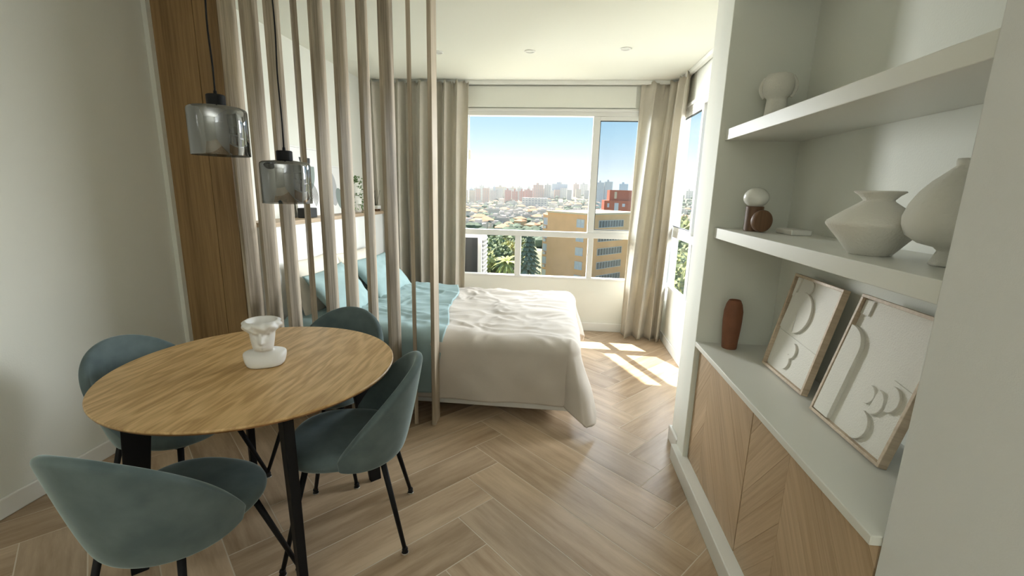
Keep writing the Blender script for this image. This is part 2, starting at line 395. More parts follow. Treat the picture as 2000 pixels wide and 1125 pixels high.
def window_side():
    w = thing('window_2', None, None); w['kind'] = 'structure'
    x0, x1 = XR-.005, XR+.052
    def P(name, m, b, bv=.004): return boxobj(name, m, b, w, bevel=bv)
    P('frame_rail', M['alu'], (x0, RY0, RZ1-.06, x1, RY1, RZ1))
    P('head_bead', M['alu'], (x0-.016, RY0, RZ1-.012, x0, RY1, RZ1+.014))
    P('frame_rail', M['alu'], (x0, RY0, 1.085, x1, RY1, 1.150))
    P('frame_rail', M['alu'], (x0, RY0, RZ0, x1, RY1, RZ0+.022))
    P('frame_post', M['alu'], (x0+.003, RY0, RZ0+.003, x1-.003, RY0+.05, RZ1-.003))
    P('frame_post', M['alu'], (x0+.003, RY1-.03, RZ0+.003, x1-.003, RY1, RZ1-.003))
    P('mullion', M['alu'], (x0+.006, 3.99, RZ0+.02, x1-.006, 4.065, 1.087))
    P('mullion', M['alu'], (x0+.006, 3.42, RZ0+.02, x1-.006, 3.49, 1.087))
    for (ya, yb, xx) in ((4.03, 4.81, x0+.002), (3.0, 4.10, x0+.029)):
        s = MB()
        for b in ((xx, ya, 1.15, xx+.028, ya+.048, RZ1-.06), (xx, yb-.048, 1.15, xx+.028, yb, RZ1-.06), (xx, ya+.048, 1.15, xx+.028, yb-.048, 1.185), (xx, ya+.048, RZ1-.095, xx+.028, yb-.048, RZ1-.06)): s.box(*b)
        sa_ = s.build('sash', M['alu'], w, bevel=.003)
        s = MB(); d = .006; A, B, Z0, Z1 = ya+.048, yb-.048, 1.185, RZ1-.095
        for b in ((xx+.004, A, Z0, xx+.024, A+d, Z1), (xx+.004, B-d, Z0, xx+.024, B, Z1), (xx+.004, A+d, Z0, xx+.024, B-d, Z0+d), (xx+.004, A+d, Z1-d, xx+.024, B-d, Z1)): s.box(*b)
        s.build('gasket', M['gasket'], sa_)
        boxobj('pane', M['clear_pane'], (xx+.012, A, Z0, xx+.016, B, Z1), sa_)
    for a, b in ((RY0+.05, 3.42), (3.49, 3.99), (4.065, RY1-.03)):
        boxobj('pane', M['clear_pane'], (x0+.03, a, RZ0+.02, x0+.035, b, 1.087), w)
window_side()

# ------------------------------------------------------------------ ceiling spots
for i, (x, y, lb) in enumerate(((-1.027, 3.86, 'round recessed ceiling spotlight beside the end slat'), (-.286, 3.846, 'round recessed ceiling spotlight in front of the open window'), (.443, 3.793, 'round recessed ceiling spotlight nearest the corner curtain'))):
    t = thing('ceiling_spotlight', lb, 'spotlight', (x, y, ZC), 0, 'recessed ceiling spotlights')
    q = MB(); q.lathe([(.030, -.001), (.030, -.004), (.040, -.007), (.045, -.004), (.045, .0)], 32); q.build('trim_ring', M['trim'], t, smooth=True, recalc=False)
    q = MB(); q.lathe([(.0, -.002), (.029, -.002), (.029, -.0005), (0, -.0005)], 24); q.build('lens', M['opal'], t)

# ------------------------------------------------------------------ oak wall panel and slat screen
t = thing('wall_panel', 'tall oak panelling beside the left wall, behind the pendants', 'panel', (XL, 2.66, 0))
for a, b, y in ((.002, .288, 0), (.292, .436, 0)):
    boxobj('board', M['panel'], (a, y, .002, b, y+.03, ZC-.002), t, bevel=.0015)
boxobj('side_board', M['slat'], (.420, .0305, .002, .436, .10, ZC-.002), t, bevel=.0015)
boxobj('backing', M['black'], (.002, .0305, .002, .418, .098, ZC-.002), t)
t = thing('slat_screen', 'floor-to-ceiling screen of pivoted oak slats beside the bed', 'screen', (0, 2.668, 0))
q = MB(); q.box(-.012, -.06, 0, .012, .06, ZC-.002)
me = None
for x, a in ((-1.935, -3.8), (-1.805, -6.4), (-1.668, -.7), (-1.536, 35.5), (-1.408, -1.5), (-1.274, -3.8), (-1.14, 3.5), (-1.006, -9.9), (-.876, 18.1), (-.744, 1.4)):
    if me is None:
        o = q.build('slat', M['slat'], t, bevel=.0015, seg=1); me = o
    else:
        o = me.copy(); COL.objects.link(o); o.parent = t
    o.location = (x, 0, .001); o.rotation_euler = (0, 0, R(a))

# ------------------------------------------------------------------ bookcase niche, counter and cabinet
BY0, BY1, BX = .964, 2.33, 1.10
t = thing('built_in_bookcase', 'white built-in bookcase niche with thick shelves, right wall', 'bookcase', (0, 0, 0))
boxobj('side_panel', M['niche'], (.735, BY1, 0, XR+.1, 2.458, ZC-.002), t, bevel=.003)
boxobj('back_panel', M['niche'], (BX, BY0, .095, XR+.1, BY1, ZC-.002), t)
boxobj('soffit', M['niche'], (.757, BY0, 2.36, BX, BY1, ZC-.002), t)
for z in (1.345, 1.803):
    boxobj('shelf', M['counter'], (.762, BY0, z-.050, BX, BY1, z), t, bevel=.002)
ct = boxobj('countertop', M['counter'], (.735, .9645, .729, BX-.001, BY1-.001, .755), bevel=.003)
q = MB(); q.box(.722, .9630, .729, .757, .9645, .755)
tag(ct, 'long white worktop under the bookcase shelves', 'worktop')
t = thing('base_cabinet', 'low oak cabinet with flush chevron veneer doors under the worktop', 'cabinet', (0, 0, 0))
boxobj('carcass', M['niche'], (.776, BY0+.002, .0, BX-.002, BY1-.002, .7275), t)
boxobj('plinth', M['trim'], (.703, BY0+.002, 0, .774, 2.455, .092), t, bevel=.005)
def veneer_door(y0, y1, split):
    """a door of diagonal veneer strips meeting in a vertical seam"""
    d = boxobj('door', M['black'], (.766, y0, .094, .775, y1, .726), t)
    def strips(ya, yb, ang):
        H = .632; w_ = .079; L_ = 1.5
        c, s = math.cos(ang), math.sin(ang)
        for k in range(-14, 15):
            # strip in local (a along, b across), door plane coordinates (y, z)
            pts = []
            for a, b in ((-L_, k*w_+.0004), (L_, k*w_+.0004), (L_, (k+1)*w_-.0004), (-L_, (k+1)*w_-.0004)):
                pts.append((a*c-b*s, a*s+b*c))
            ym = (ya+yb)/2
            pl = clip_rect([(p[0]+ym, p[1]+H/2) for p in pts], ya+.0005, .0005, yb-.0005, H-.0005)
            if len(pl) < 3: continue
            cy = sum(p[0] for p in pl)/len(pl); cz = sum(p[1] for p in pl)/len(pl)
            # local x along the strip
            loc = [((p[0]-cy)*c+(p[1]-cz)*s, -(p[0]-cy)*s+(p[1]-cz)*c) for p in pl]
            q = MB(); q.prism(loc, 0, .006+.0004*(k % 2))
            o = q.build('veneer_strip', M['door'], d)
            X = Vector((0, c, s)); Y = Vector((0, -s, c)); Z = X.cross(Y)   # Z = +x world
            mt = Matrix(((X.x, Y.x, -Z.x, .766), (X.y, Y.y, -Z.y, cy), (X.z, Y.z, -Z.z, .094+cz), (0, 0, 0, 1)))
            o.matrix_local = mt
    strips(y0, split, R(52)); strips(split, y1, R(-52))
veneer_door(1.652, 2.322, 2.13)
veneer_door(BY0+.004, 1.646, 1.37)

# ------------------------------------------------------------------ table
t = thing('dining_table', 'round oak dining table with black metal legs', 'table', (-1.236, 1.69, 0))
prof = [(0, .727), (.525, .727), (.546, .735), (.550, .742), (.550, .746), (.547, .7495), (0, .75)]
q = MB(); q.lathe(prof[3:], 128); tt = q.build('tabletop', M['table'], t)
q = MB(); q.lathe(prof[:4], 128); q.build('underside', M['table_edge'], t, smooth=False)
for sx in (-1, 1):
    for sy in (-1, 1):
        ang = math.atan2(sy, sx); c, s = math.cos(ang), math.sin(ang)
        def pt_(r, w, z): return Vector((c*r - s*w, s*r + c*w, z))
        vs = []
        for z, r0, r1, hw in ((.0, .452, .508, .015), (.727, .362, .460, .018)):
            vs += [pt_(r0, -hw, z), pt_(r1, -hw, z), pt_(r1, hw, z), pt_(r0, hw, z)]
        q = MB(); q.add(vs, [(0, 3, 2, 1), (4, 5, 6, 7), (0, 1, 5, 4), (1, 2, 6, 5), (2, 3, 7, 6), (3, 0, 4, 7)])
        q.build('leg', M['black'], t, bevel=.004)
q = MB(); mt_ = Matrix.Rotation(R(45), 4, 'Z'); q.box(-.40, -.014, .700, .40, .014, .727, 0, mt_); q.box(-.014, -.40, .699, .014, .40, .7265, 0, mt_); q.build('cross_frame', M['black'], t)

# ------------------------------------------------------------------ chairs
def make_chair(label):
    t = thing('dining_chair', label, 'chair', (0, 0, 0), 0, 'teal velvet chairs round the table')
    # local: facing +X, seat centre at the origin
    # seat pad: rounded disc
    n = 48; rows = []
    def sup(a, e=2.4):
        c, s = math.cos(a), math.sin(a)
        return (abs(c)**(2/e)*(1 if c > 0 else -1), abs(s)**(2/e)*(1 if s > 0 else -1))
    prof = [(0.0, .400), (.72, .400), (.92, .405), (.985, .422), (1.0, .440), (.985, .457), (.93, .470), (.78, .477), (.5, .480), (.22, .481), (0, .481)]
    q = MB()
    def P(i, j):
        k, z = prof[j]; x, y = sup(2*PI*i/n)
        return Vector((.015 + x*k*.235, y*k*.225*(1+.10*x), z))
    q.grid(P, n, len(prof), closed=True); q.build('seat', M['velvet'], t, smooth=True, weld=True, subsurf=1)
    # shell back
    NU, NV = 33, 12
    AM = R(95)
    def Q(i, j):
        u = -1 + 2*i/(NU-1); v = j/(NV-1); a = u*AM
        cu = max(0.0, math.cos(u*PI/2*.985))
        z0 = .395 + .030*abs(u)**5
        z1 = .455 + .350*cu**.98
        z = z0 + (z1-z0)*v
        h = max(0, (z-.395)/.405)
        r = .195 + .088*h**.75
        # rear pushed out a little, arms come in
        rx = r*(1.0 + .02*h); ry = r*(1.04 + .05*h)
        return Vector((-.01 - math.cos(a)*rx, -math.sin(a)*ry, z))
    q = MB(); q.grid(Q, NU, NV); q.build('backrest', M['velvet'], t, smooth=True, solid=.034, subsurf=2, recalc=False)
    q = MB(); q.box(-.15, -.15, .384, .16, .15, .400); q.build('seat_frame', M['black'], t, bevel=.01)
    for sx, sy in ((1, 1), (1, -1), (-1, 1), (-1, -1)):
        top = Vector((.15*sx, .14*sy, .392)); foot = Vector((.232*sx, (.248 if sx > 0 else .195)*sy, .016))
        q = MB(); q.tube([top, foot], [.0125, .0085], 10); lg = q.build('leg', M['black'], t, smooth=True)
        q = MB(); q.lathe([(0, .0), (.012, .0), (.014, .006), (.0105, .012), (.0125, .020), (.0105, .027), (0, .029)], 14, (foot.x, foot.y, 0)); q.build('foot_glide', M['glide'] if 0 else M['black'], lg, smooth=True)
        q = MB(); q.lathe([(.0145, .0), (.0150, .004), (.0145, .006)], 14, (foot.x, foot.y, 0)); q.build('glide_ring', M['glide'], lg, smooth=True)
    return t
C0 = make_chair('teal velvet chair seen from behind at the right of the table, side to the bed')
C0.location = (-.853, 1.70, 0); C0.rotation_euler = (0, 0, R(195))
for lb, x, y, a in (('teal velvet chair nearest the camera, its back turned', -1.222, 1.212, 88),
                    ('teal velvet chair against the left wall, behind the table', -1.70, 1.74, -4),
                    ('teal velvet chair in front of the slats, dark back rim showing over the table', -1.20, 2.19, -92)):
    c = copy_tree(C0); c['label'] = lb; c.location = (x, y, 0); c.rotation_euler = (0, 0, R(a))

# ------------------------------------------------------------------ bust planter
def bust():
    t = thing('bust_planter', 'white ceramic bust planter with an open head, on the oak table', 'planter', (-1.213, 1.700, .75), R(-62))
    q = MB(); n = 80
    # local +X is where the face looks; profile rings (z, rx, ry, cx)
    rings = [(.000, .050, .060, .000), (.004, .056, .068, .000), (.018, .057, .074, -.002), (.036, .053, .078, -.004), (.050, .046, .079, -.006), (.056, .040, .074, -.008), (.061, .035, .052, -.008), (.065, .034, .040, -.002),
             (.069, .034, .033, .010), (.073, .037, .034, .016), (.078, .040, .036, .019), (.084, .042, .038, .020), (.090, .043, .039, .020), (.096, .044, .040, .019), (.102, .045, .041, .018), (.108, .046, .042, .018), (.115, .047, .043, .017), (.122, .048, .044, .016), (.129, .048, .045, .015),
             (.136, .048, .045, .014), (.142, .050, .047, .013), (.148, .053, .050, .012), (.154, .061, .059, .010), (.162, .069, .068, .009), (.171, .073, .072, .008), (.180, .070, .069, .008), (.188, .062, .061, .008),
             (.189, .056, .055, .008), (.182, .052, .051, .008), (.150, .042, .040, .008), (.140, .0, .0, .008)]
    def P(i, j):
        z, rx, ry, cx = rings[j]; a = 2*PI*i/n
        x = cx + rx*math.cos(a); y = ry*math.sin(a)
        if .060 > z: # cut shoulders: squarer plan
            y = ry*math.copysign(abs(math.sin(a))**.62, math.sin(a))
        outer = j < 27
        if outer and .066 < z < .15:
            d = math.atan2(math.sin(a), math.cos(a))
            # nose, eye sockets, brow, lips, chin
            x += .021*math.exp(-(d/.19)**2)*max(0, min(1, (z-.100)/.008))*max(0, min(1, (.146-z)/.040))
            x -= .010*math.exp(-((abs(d)-.46)/.19)**2)*math.exp(-((z-.136)/.008)**2)
            x += .007*math.exp(-(d/.7)**2)*math.exp(-((z-.147)/.004)**2)
            x += .007*math.exp(-(d/.26)**2)*math.exp(-((z-.090)/.004)**2)
            x += .008*math.exp(-(d/.30)**2)*math.exp(-((z-.076)/.005)**2)
        if outer and .143 <= z <= .186:
            w = .010*noise.noise(Vector((math.cos(a)*3.2, math.sin(a)*3.2, z*45))) + .004*math.sin(a*9+z*120)
            x += w*math.cos(a); y += w*math.sin(a)
        return Vector((x, y, z))
    q.grid(P, n, len(rings), closed=True)
    q.v.append((.002, 0, 0)); c = len(q.v)-1
    for i in range(n): q.f.append((c, (i+1) % n, i)); q.mi.append(0)
    q.build('bust', M['bust'], t, smooth=True, weld=True, subsurf=1)
    t.scale = (1.06, 1.06, 1.06)
bust()

# ------------------------------------------------------------------ pendants
def pendant(label, x, y, zb):
    t = thing('pendant_lamp', label, 'lamp', (x, y, zb), 0, 'smoked glass pendants over the table')
    n = 56
    q = MB(); q.lathe([(.0935, .0), (.0945, .001), (.0945, .152), (.092, .160), (.085, .165), (.030, .172)], n); 
    sh = q.build('glass_shade', M['smoke'], t, smooth=True, recalc=False)
    sh.data.polygons  # open at the bottom
    b = bmesh.new(); b.from_mesh(sh.data)
    bmesh.ops.delete(b, geom=[f for f in b.faces if len(f.verts) > 4], context='FACES'); b.to_mesh(sh.data); b.free()
    q = MB(); q.lathe([(0, .160), (.030, .160), (.0305, .164), (.0305, .206), (.027, .209), (.006, .210), (.005, .222), (0, .222)], 32); q.build('cap', M['black'], t, smooth=False)
    q = MB(); q.lathe([(0, .158), (.017, .158), (.017, .118), (0, .118)], 20); q.build('socket', M['black'], t)
    q = MB(); q.lathe([(.012, .116), (.018, .10), (.028, .075), (.028, .055), (.018, .038), (0, .032)], 24); q.build('bulb', M['bulb'], t, smooth=True)
    q = MB(); m = 18; top = ZC-zb-.025
    q.tube([(.004*math.sin(i*.8)*math.sin(PI*i/m), .003*math.cos(i*.9)*math.sin(PI*i/m), .215+(top-.215)*i/m) for i in range(m+1)], .0030, 8); q.build('cord', M['black'], t, smooth=True)
    q = MB(); q.lathe([(0, top-.002), (.045, top-.002), (.05, top+.004), (.05, top+.024), (0, top+.024)], 32); q.build('ceiling_rose', M['black'], t)
pendant('smoked glass cylinder pendant, the higher one in front of the oak panel', -1.236, 1.60, 1.597)
pendant('smoked glass cylinder pendant, the lower one in front of the slats', -1.118, 1.80, 1.424)

# ------------------------------------------------------------------ headboard ledge
t = thing('headboard', 'white headboard ledge with an oak cap at the head of the bed', 'headboard', (XBL+.002, 2.78, 0))
boxobj('front_panel', M['head'], (0, 0, .0, .20, 2.07, 1.222), t, bevel=.004)
boxobj('cap', M['ledge'], (0, -.004, 1.2225, .215, 2.074, 1.252), t, bevel=.003)
LX, LZ = XBL+.002, 1.252
def art(label, y, w, h, shapes, lean=.05):
    """print leaned on the wall; local: X along +Y world, Y up, Z out of the wall"""
    t = thing('art_print', label, 'picture', (LX+lean+.016, y, LZ+.0015), 0, 'abstract prints on the headboard ledge')
    ang = math.asin(lean/h)
    mt = Matrix.Rotation(PI/2, 4, 'Z') @ Matrix.Rotation(PI/2, 4, 'X')
    mt = Matrix(((0, -math.sin(ang), math.cos(ang), 0), (1, 0, 0, 0), (0, math.cos(ang), math.sin(ang), .0), (0, 0, 0, 1)))
    def place(o): o.matrix_local = mt
    q = MB(); fwid = .012
    for b in ((-w/2, 0, 0, w/2, fwid, .016), (-w/2, h-fwid, 0, w/2, h, .016), (-w/2, fwid, 0, -w/2+fwid, h-fwid, .016), (w/2-fwid, fwid, 0, w/2, h-fwid, .016)): q.box(*b)
    place(q.build('frame', M['paper'], t, bevel=.001))
    q = MB(); q.box(-w/2+fwid, fwid, .002, w/2-fwid, h-fwid, .008); sh = q.build('sheet', M['paper'], t); place(sh)
    for nm, m, pl, k in shapes:
        q = MB(); q.prism(pl, .0081, .0086+.0003*k)
        q.build(nm, M[m], sh)
def ell(cx, cy, rx, ry, a0=0, a1=360, n=28, rot=0):
    c, s = math.cos(R(rot)), math.sin(R(rot)); out = []
    for i in range(n+1):
        a = R(a0+(a1-a0)*i/n); x, y = rx*math.cos(a), ry*math.sin(a); out.append((cx+x*c-y*s, cy+x*s+y*c))
    return out if a1-a0 < 360 else out[:-1]
shA = [('printed_shape', 'ink_black', ell(-.03, .46, .08, .085, 180, 360), 0), ('printed_shape', 'ink_green', ell(-.02, .395, .115, .19, 180, 360), 1),
       ('printed_shape', 'ink_grey', [(-.13, .02), (-.04, .02), (-.07, .16), (-.14, .20)], 0), ('printed_shape', 'paper', [(-.03, .02), (.1, .02), (.1, .12), (-.06, .16)], 0)]
for k in range(8):
    rr = .115-.0125*k
    a = ell(-.02, .165-.0*k, rr, rr*.9, -60, 200, 30); b = ell(-.02, .165, rr-.0045, (rr-.0045)*.9, -60, 200, 30)
    shA.append(('printed_line', 'ink_black', a+b[::-1], 2+k % 2))
art('abstract print with black, sage and striped shapes on the headboard ledge', 3.575, .48, .54, shA)
shB = [('printed_shape', 'ink_grey', ell(-.05, .22, .075, .15), 0), ('printed_shape', 'ink_green', ell(.06, .13, .07, .10, n=28, rot=20), 1)]
art('smaller abstract print with overlapping grey ovals, second on the ledge', 4.00, .32, .42, shB)
t = tag(boxobj('small_speaker', M['speaker'], (LX+.085, 3.30, LZ+.001, LX+.165, 3.45, LZ+.075), bevel=.006), 'small black box on the headboard ledge in front of the prints', 'speaker')
# trailing plant in a tall pot
t = thing('potted_plant', 'small plant trailing over a tall ribbed beige pot on the ledge', 'plant', (LX+.10, 4.28, LZ+.001)); t.scale = (1.2, 1.2, 1.2)
q = MB(); q.lathe([(0, 0), (.042, 0), (.048, .02), (.050, .23), (.047, .24), (.040, .238), (.040, .20), (0, .2)], 28); q.build('pot', M['ceramic'], t, smooth=True)
q = MB()
for i in range(150):
    a = random.uniform(0, 2*PI); d = random.random()
    if i < 70: r_ = random.uniform(0, .065); z = .235+random.uniform(0, .05)
    else: r_ = .053+random.uniform(0, .014); z = .24-.24*d**1.2; a = random.choice((-.3, -1.2, .9, -2.2))+random.gauss(0, .22)
    c = Vector((r_*math.cos(a), r_*math.sin(a), z)); v1 = Vector((random.gauss(0, 1), random.gauss(0, 1), random.gauss(0, 1))).normalized(); v2 = v1.orthogonal().normalized()
    L_ = random.uniform(.008, .016)
    q.add([c-v1*L_, c+v2*L_*.45, c+v1*L_, c-v2*L_*.45], [(0, 1, 2, 3)])
tag(q.build('leaves', M['leaf'], t, recalc=False), kind='stuff')
t = thing('reed_diffuser', 'small white box on dark feet with thin sticks at the far end of the ledge', 'diffuser', (LX+.165, 4.62, LZ+.001))
q = MB(); q.box(-.035, -.045, .022, .035, .045, .055); q.build('box', M['trim'], t, bevel=.003)
for a in (-1, 1): boxobj('foot', M['walnut'], (-.03, a*.03-.008, 0, .03, a*.03+.008, .022), t)
for k in range(4):
    q = MB(); a = -.5+k*.32; q.tube([(0, a*.03, .05), (.02*math.cos(k*2), a*.16, .21)], .0018, 6); q.build('stick', M['black'], t)

# ------------------------------------------------------------------ bed
BX0, BX1, BYA, BYB, BZ = -1.855, .155, 2.790, 4.20, .545
t = thing('bed', 'double bed with white base standing behind the slats', 'bed', (0, 0, 0))
boxobj('base', M['bed_white'], (BX0, BYA-.018, .080, BX1-.03, BYB-.0, .26), t, bevel=.01)
boxobj('mattress', M['bed_white'], (BX0, BYA+.03, .262, BX1-.06, BYB-.03, .505), t, bevel=.05)
for x in (BX0+.10, BX1-.35):
    for y in (BYA+.30, BYB-.30):
        q = MB(); q.tube([(x, y, .001), (x, y, .081)], [.018, .024], 12); q.build('leg', M['walnut'], t)
def drape(s, tt, lift=0.0):
    """cloth point: s along X, tt along Y measured on the flat sheet; rolls over the mattress edges and hangs"""
    xa, xb, ya, yb = BX0, BX1-.06, BYA+.04, BYB-.04
    dx = max(0, s-xb); dy = (tt-ya) if tt < ya else max(0, tt-yb)
    x = min(s, xb); y = min(max(tt, ya), yb)
    d = math.hypot(dx, dy); z = BZ + lift
    if d > .545: dx *= .545/d; dy *= .545/d; d = .545
    if d > 1e-6:
        ux, uy = dx/d, dy/d
        rb = .085; arc = rb*PI/2
        if d < arc: o = rb*math.sin(d/rb); dz = rb*(1-math.cos(d/rb))
        else:
            h = d-arc; o = rb + .05*h + (.34*h if dx > 0 and abs(dy) > 1e-6 else 0)*min(1, 2.2*min(abs(ux), abs(uy))); dz = rb + h*(.995)
        x += ux*o; y += uy*o; z -= dz
        if z < .028: 
            k = .028-z; x += ux*k*.3; y += uy*k*.3; z = .028 + .05*k
    return Vector((x, y, z)), d
def duvet_mesh(s0, s1fn, t0, t1, nu, nv, wr, lift, seed, thick=1.0):
    q = MB()
    def P(i, j):
        tt = t0+(t1-t0)*j/(nv-1); sa_, sb_ = s1fn(tt)
        s = sa_+(sb_-sa_)*i/(nu-1)
        p, d = drape(s, tt, lift)
        e = .004; pa, _ = drape(s+e, tt, lift); pb, _ = drape(s, tt+e, lift)
        n = (pa-p).cross(pb-p)
        n = n.normalized() if n.length > 1e-9 else Vector((0, 0, 1))
        w = fbm((s*1.0+seed, tt*1.0, seed), 3.0, 2)*.016
        # crumpled ridges on top, long diagonal folds where it hangs
        warp = .10*noise.noise(Vector((s*3, tt*3, seed+4)))
        rid = 1-abs(noise.noise(Vector((s*3.4+warp*8+seed, (tt+.35*s)*7.5+warp*10, 3.7))))*2
        rid2 = 1-abs(noise.noise(Vector((s*9+warp*14, (tt-.25*s)*11+seed, 9.1))))*2
        k = max(0, 1-d/.12)
        w += wr*k*(.013*rid+.006*rid2) 
        hang = min(1, max(0, (d-.10)/.2))
        f = (s*.80+p.z*.9+.08*noise.noise(Vector((s*2, p.z*3, seed))))
        w += hang*(.008*math.sin(f*17)*abs(math.sin(f*4.3))+.006*noise.noise(Vector((s*5, p.z*2.5, 2))))
        return p+n*w
    q.grid(P, nu, nv); return q
hem = .395
q = duvet_mesh(0, lambda tt: (-.98, BX1-.06+.43), BYA+.04-.468, BYB+.30, 190, 200, 1.0, .012, 1.3)
duv = tag(q.build('duvet', M['duvet'], None, smooth=True, solid=.016, recalc=False), 'crumpled beige duvet hanging over the foot of the bed', 'duvet')
def tb(tt):
    k = (tt-BYA)/(BYB-BYA)
    return (BX0+.03, -.72-.20*max(0, min(1, k))+.02*math.sin(tt*7))
q = duvet_mesh(0, tb, BYA+.04-.462, BYB+.25, 110, 170, 1.3, .042, 5.1)
tag(q.build('turned_back_fold', M['teal_sheet'], duv, smooth=True, solid=.016, recalc=False), 'teal turned-back top of the duvet')
def pillow(label, w, h, th, c, lean, twist, m, seed):
    n = 34; q = MB()
    for sgn in (1, -1):
        def P(i, j):
            u = -1+2*i/(n-1); v = -1+2*j/(n-1)
            bu = (1-abs(u)**2.6)**.62*(1-abs(v)**2.6)**.62
            k = 1-.07*(1-abs(u)**2)*(abs(v)**4); k2 = 1-.07*(1-abs(v)**2)*(abs(u)**4)
            z = sgn*(th/2*bu + .014*bu*fbm((u*1.6+seed, v*1.6, seed+sgn), 1.2, 3))
            return Vector((u*w/2*k2, v*h/2*k, z))
        q.grid(P, n, n)
    o = q.build('pillow', m, None, smooth=True, weld=True)
    cl, sl = math.cos(lean), math.sin(lean)
    rot = Matrix.Rotation(twist, 4, 'Z') @ Matrix(((0, -cl, sl, 0), (1, 0, 0, 0), (0, sl, cl, 0), (0, 0, 0, 1)))
    o.matrix_world = Matrix.Translation(c) @ rot
    return tag(o, label, 'pillow', 'bed pillows')
pillow('cream pillow against the headboard at the near side of the bed', .68, .44, .15, (-1.765, 3.20, .775), R(78), R(2), M['cream'], 2.0)
pillow('cream pillow against the headboard at the window side, mostly behind teal ones', .66, .42, .15, (-1.765, 3.86, .745), R(78), R(-3), M['cream'], 3.3)
pillow('teal pillow at the near side of the bed, propped on a cream pillow', .66, .44, .16, (-1.585, 3.16, .725), R(52), R(4), M['teal_pillow'], 4.0)
pillow('teal pillow at the window side of the bed, its corner by the curtain', .64, .44, .16, (-1.545, 3.86, .725), R(48), R(-6), M['teal_pillow'], 5.7)

# ------------------------------------------------------------------ curtains
def curtain(name, label, top, bot, n, folds, amp_t, amp_b, zt, zb, seed, phase=0.0):
    """pleated cloth between an upper path and a lower path (lists of (x, y)), gathered at the header"""
    def along(path, t):
        ls = [math.dist(path[i], path[i+1]) for i in range(len(path)-1)]; tot = sum(ls); d = t*tot
        for i, l in enumerate(ls):
            if d <= l or i == len(ls)-1:
                k = d/l; a, b = path[i], path[i+1]
                tx, ty = (b[0]-a[0])/l, (b[1]-a[1])/l
                return a[0]+(b[0]-a[0])*k, a[1]+(b[1]-a[1])*k, tx, ty
            d -= l
    nv = 46; q = MB()
    def P(i, j):
        t = i/(n-1); v = j/(nv-1)
        x0, y0, tx0, ty0 = along(top, t); x1, y1, tx1, ty1 = along(bot, t)
        k = v**.9
        x = x0+(x1-x0)*k; y = y0+(y1-y0)*k; tx = tx0+(tx1-tx0)*k; ty = ty0+(ty1-ty0)*k
        l = math.hypot(tx, ty) or 1; nx, ny = -ty/l, tx/l
        tt = t + .020*noise.noise(Vector((t*7, v*.8, seed)))
        ph = 2*PI*folds*tt + phase + .9*noise.noise(Vector((t*5, v*1.3, seed+3)))
        a = amp_t+(amp_b-amp_t)*v
        wv = math.sin(ph) + .22*math.sin(2*ph+1.1+2*noise.noise(Vector((t*4, 0, seed))))
        big = .5+.9*abs(noise.noise(Vector((t*4.3, v*.35, seed+8))))
        w = a*wv*big*1.5
        head = max(0, 1-v/.030)
        if v < .05: w += .012*math.sin(ph*3.0+v*60)*(1-v/.05)
        z = zt+(zb-zt)*v + (.012*head*math.sin(ph*2))
        return Vector((x+nx*w+tx/l*.25*a*math.sin(2*ph)*.6, y+ny*w+ty/l*.25*a*math.sin(2*ph)*.6, z))
    q.grid(P, n, nv)
    t = q.build(name, M['curtain'], None, smooth=True, solid=.004, recalc=False)
    tag(t, label, 'curtain')
    # hem band
    return t
curtain('curtain', 'long grey-beige curtain hanging behind the bed pillows, left of the window', [(-2.02, 4.755), (-.955, 4.755)], [(-1.99, 4.745), (-1.0, 4.735)], 360, 8.5, .040, .055, 2.545, .02, 3.0)
curtain('curtain', 'long beige curtain gathered in the window corner, reaching the sunlit floor', [(.735, 4.80), (1.00, 4.80), (1.065, 4.72), (1.085, 4.38)], [(.69, 4.735), (.90, 4.665), (1.03, 4.655), (1.075, 4.585)], 300, 3.6, .040, .070, 2.545, .012, 11.0, .6)

# ------------------------------------------------------------------ things in the bookcase
Z2, Z1, ZK = 1.8035, 1.3455, .7555
t = thing('handled_vase', 'pale two-handled vase on the upper bookcase shelf', 'vase', (.925, 2.22, Z2), R(-24))
q = MB(); q.lathe([(0, 0), (.046, 0), (.047, .004), (.040, .105), (.040, .115), (.056, .130), (.061, .155), (.060, .185), (.050, .212), (.046, .214), (.044, .208), (.052, .18), (.050, .14), (0, .13)], 40)
q.build('body', M['ceramic'], t, smooth=True)
for sx in (-1, 1):
    q = MB(); q.tube([(sx*(.050+.018*math.sin(PI*k/10)), 0, .205-.085*k/10) for k in range(11)], .008, 10); q.build('handle', M['ceramic'], t, smooth=True)
t = thing('globe_lamp', 'small lamp with a white globe on a walnut cylinder, middle shelf', 'lamp', (.875, 2.17, Z1), R(-20))
q = MB(); q.lathe([(0, 0), (.036, 0), (.037, .002), (.037, .108), (.035, .110), (0, .110)], 40); q.build('base', M['walnut'], t, smooth=False)
q = MB(); q.lathe([(.026, .108)]+[(.052*math.sin(a), .148-.044*math.cos(a)) for a in [R(32+i*148/22) for i in range(23)]], 40); q.build('globe', M['opal'], t, smooth=True)
q = MB()
mt = Matrix.Rotation(R(20), 4, 'Z') @ Matrix.Translation((.010, -.064, .0485)) @ Matrix.Rotation(R(14), 4, 'Z') @ Matrix.Rotation(R(90), 4, 'X')
prof = [(.0, -.012), (.043, -.012), (.047, -.008), (.048, 0), (.047, .008), (.043, .012), (.0, .012)]
q.lathe(prof, 44, fn=lambda p, a: mt @ p)
q.build('side_disc', M['walnut'], t, smooth=False, bevel=0)
t = tag(boxobj('white_box', M['trim'], (.955, 1.98, Z1, 1.035, 2.12, Z1+.022), bevel=.004), 'flat white box lying behind the globe lamp', 'box')
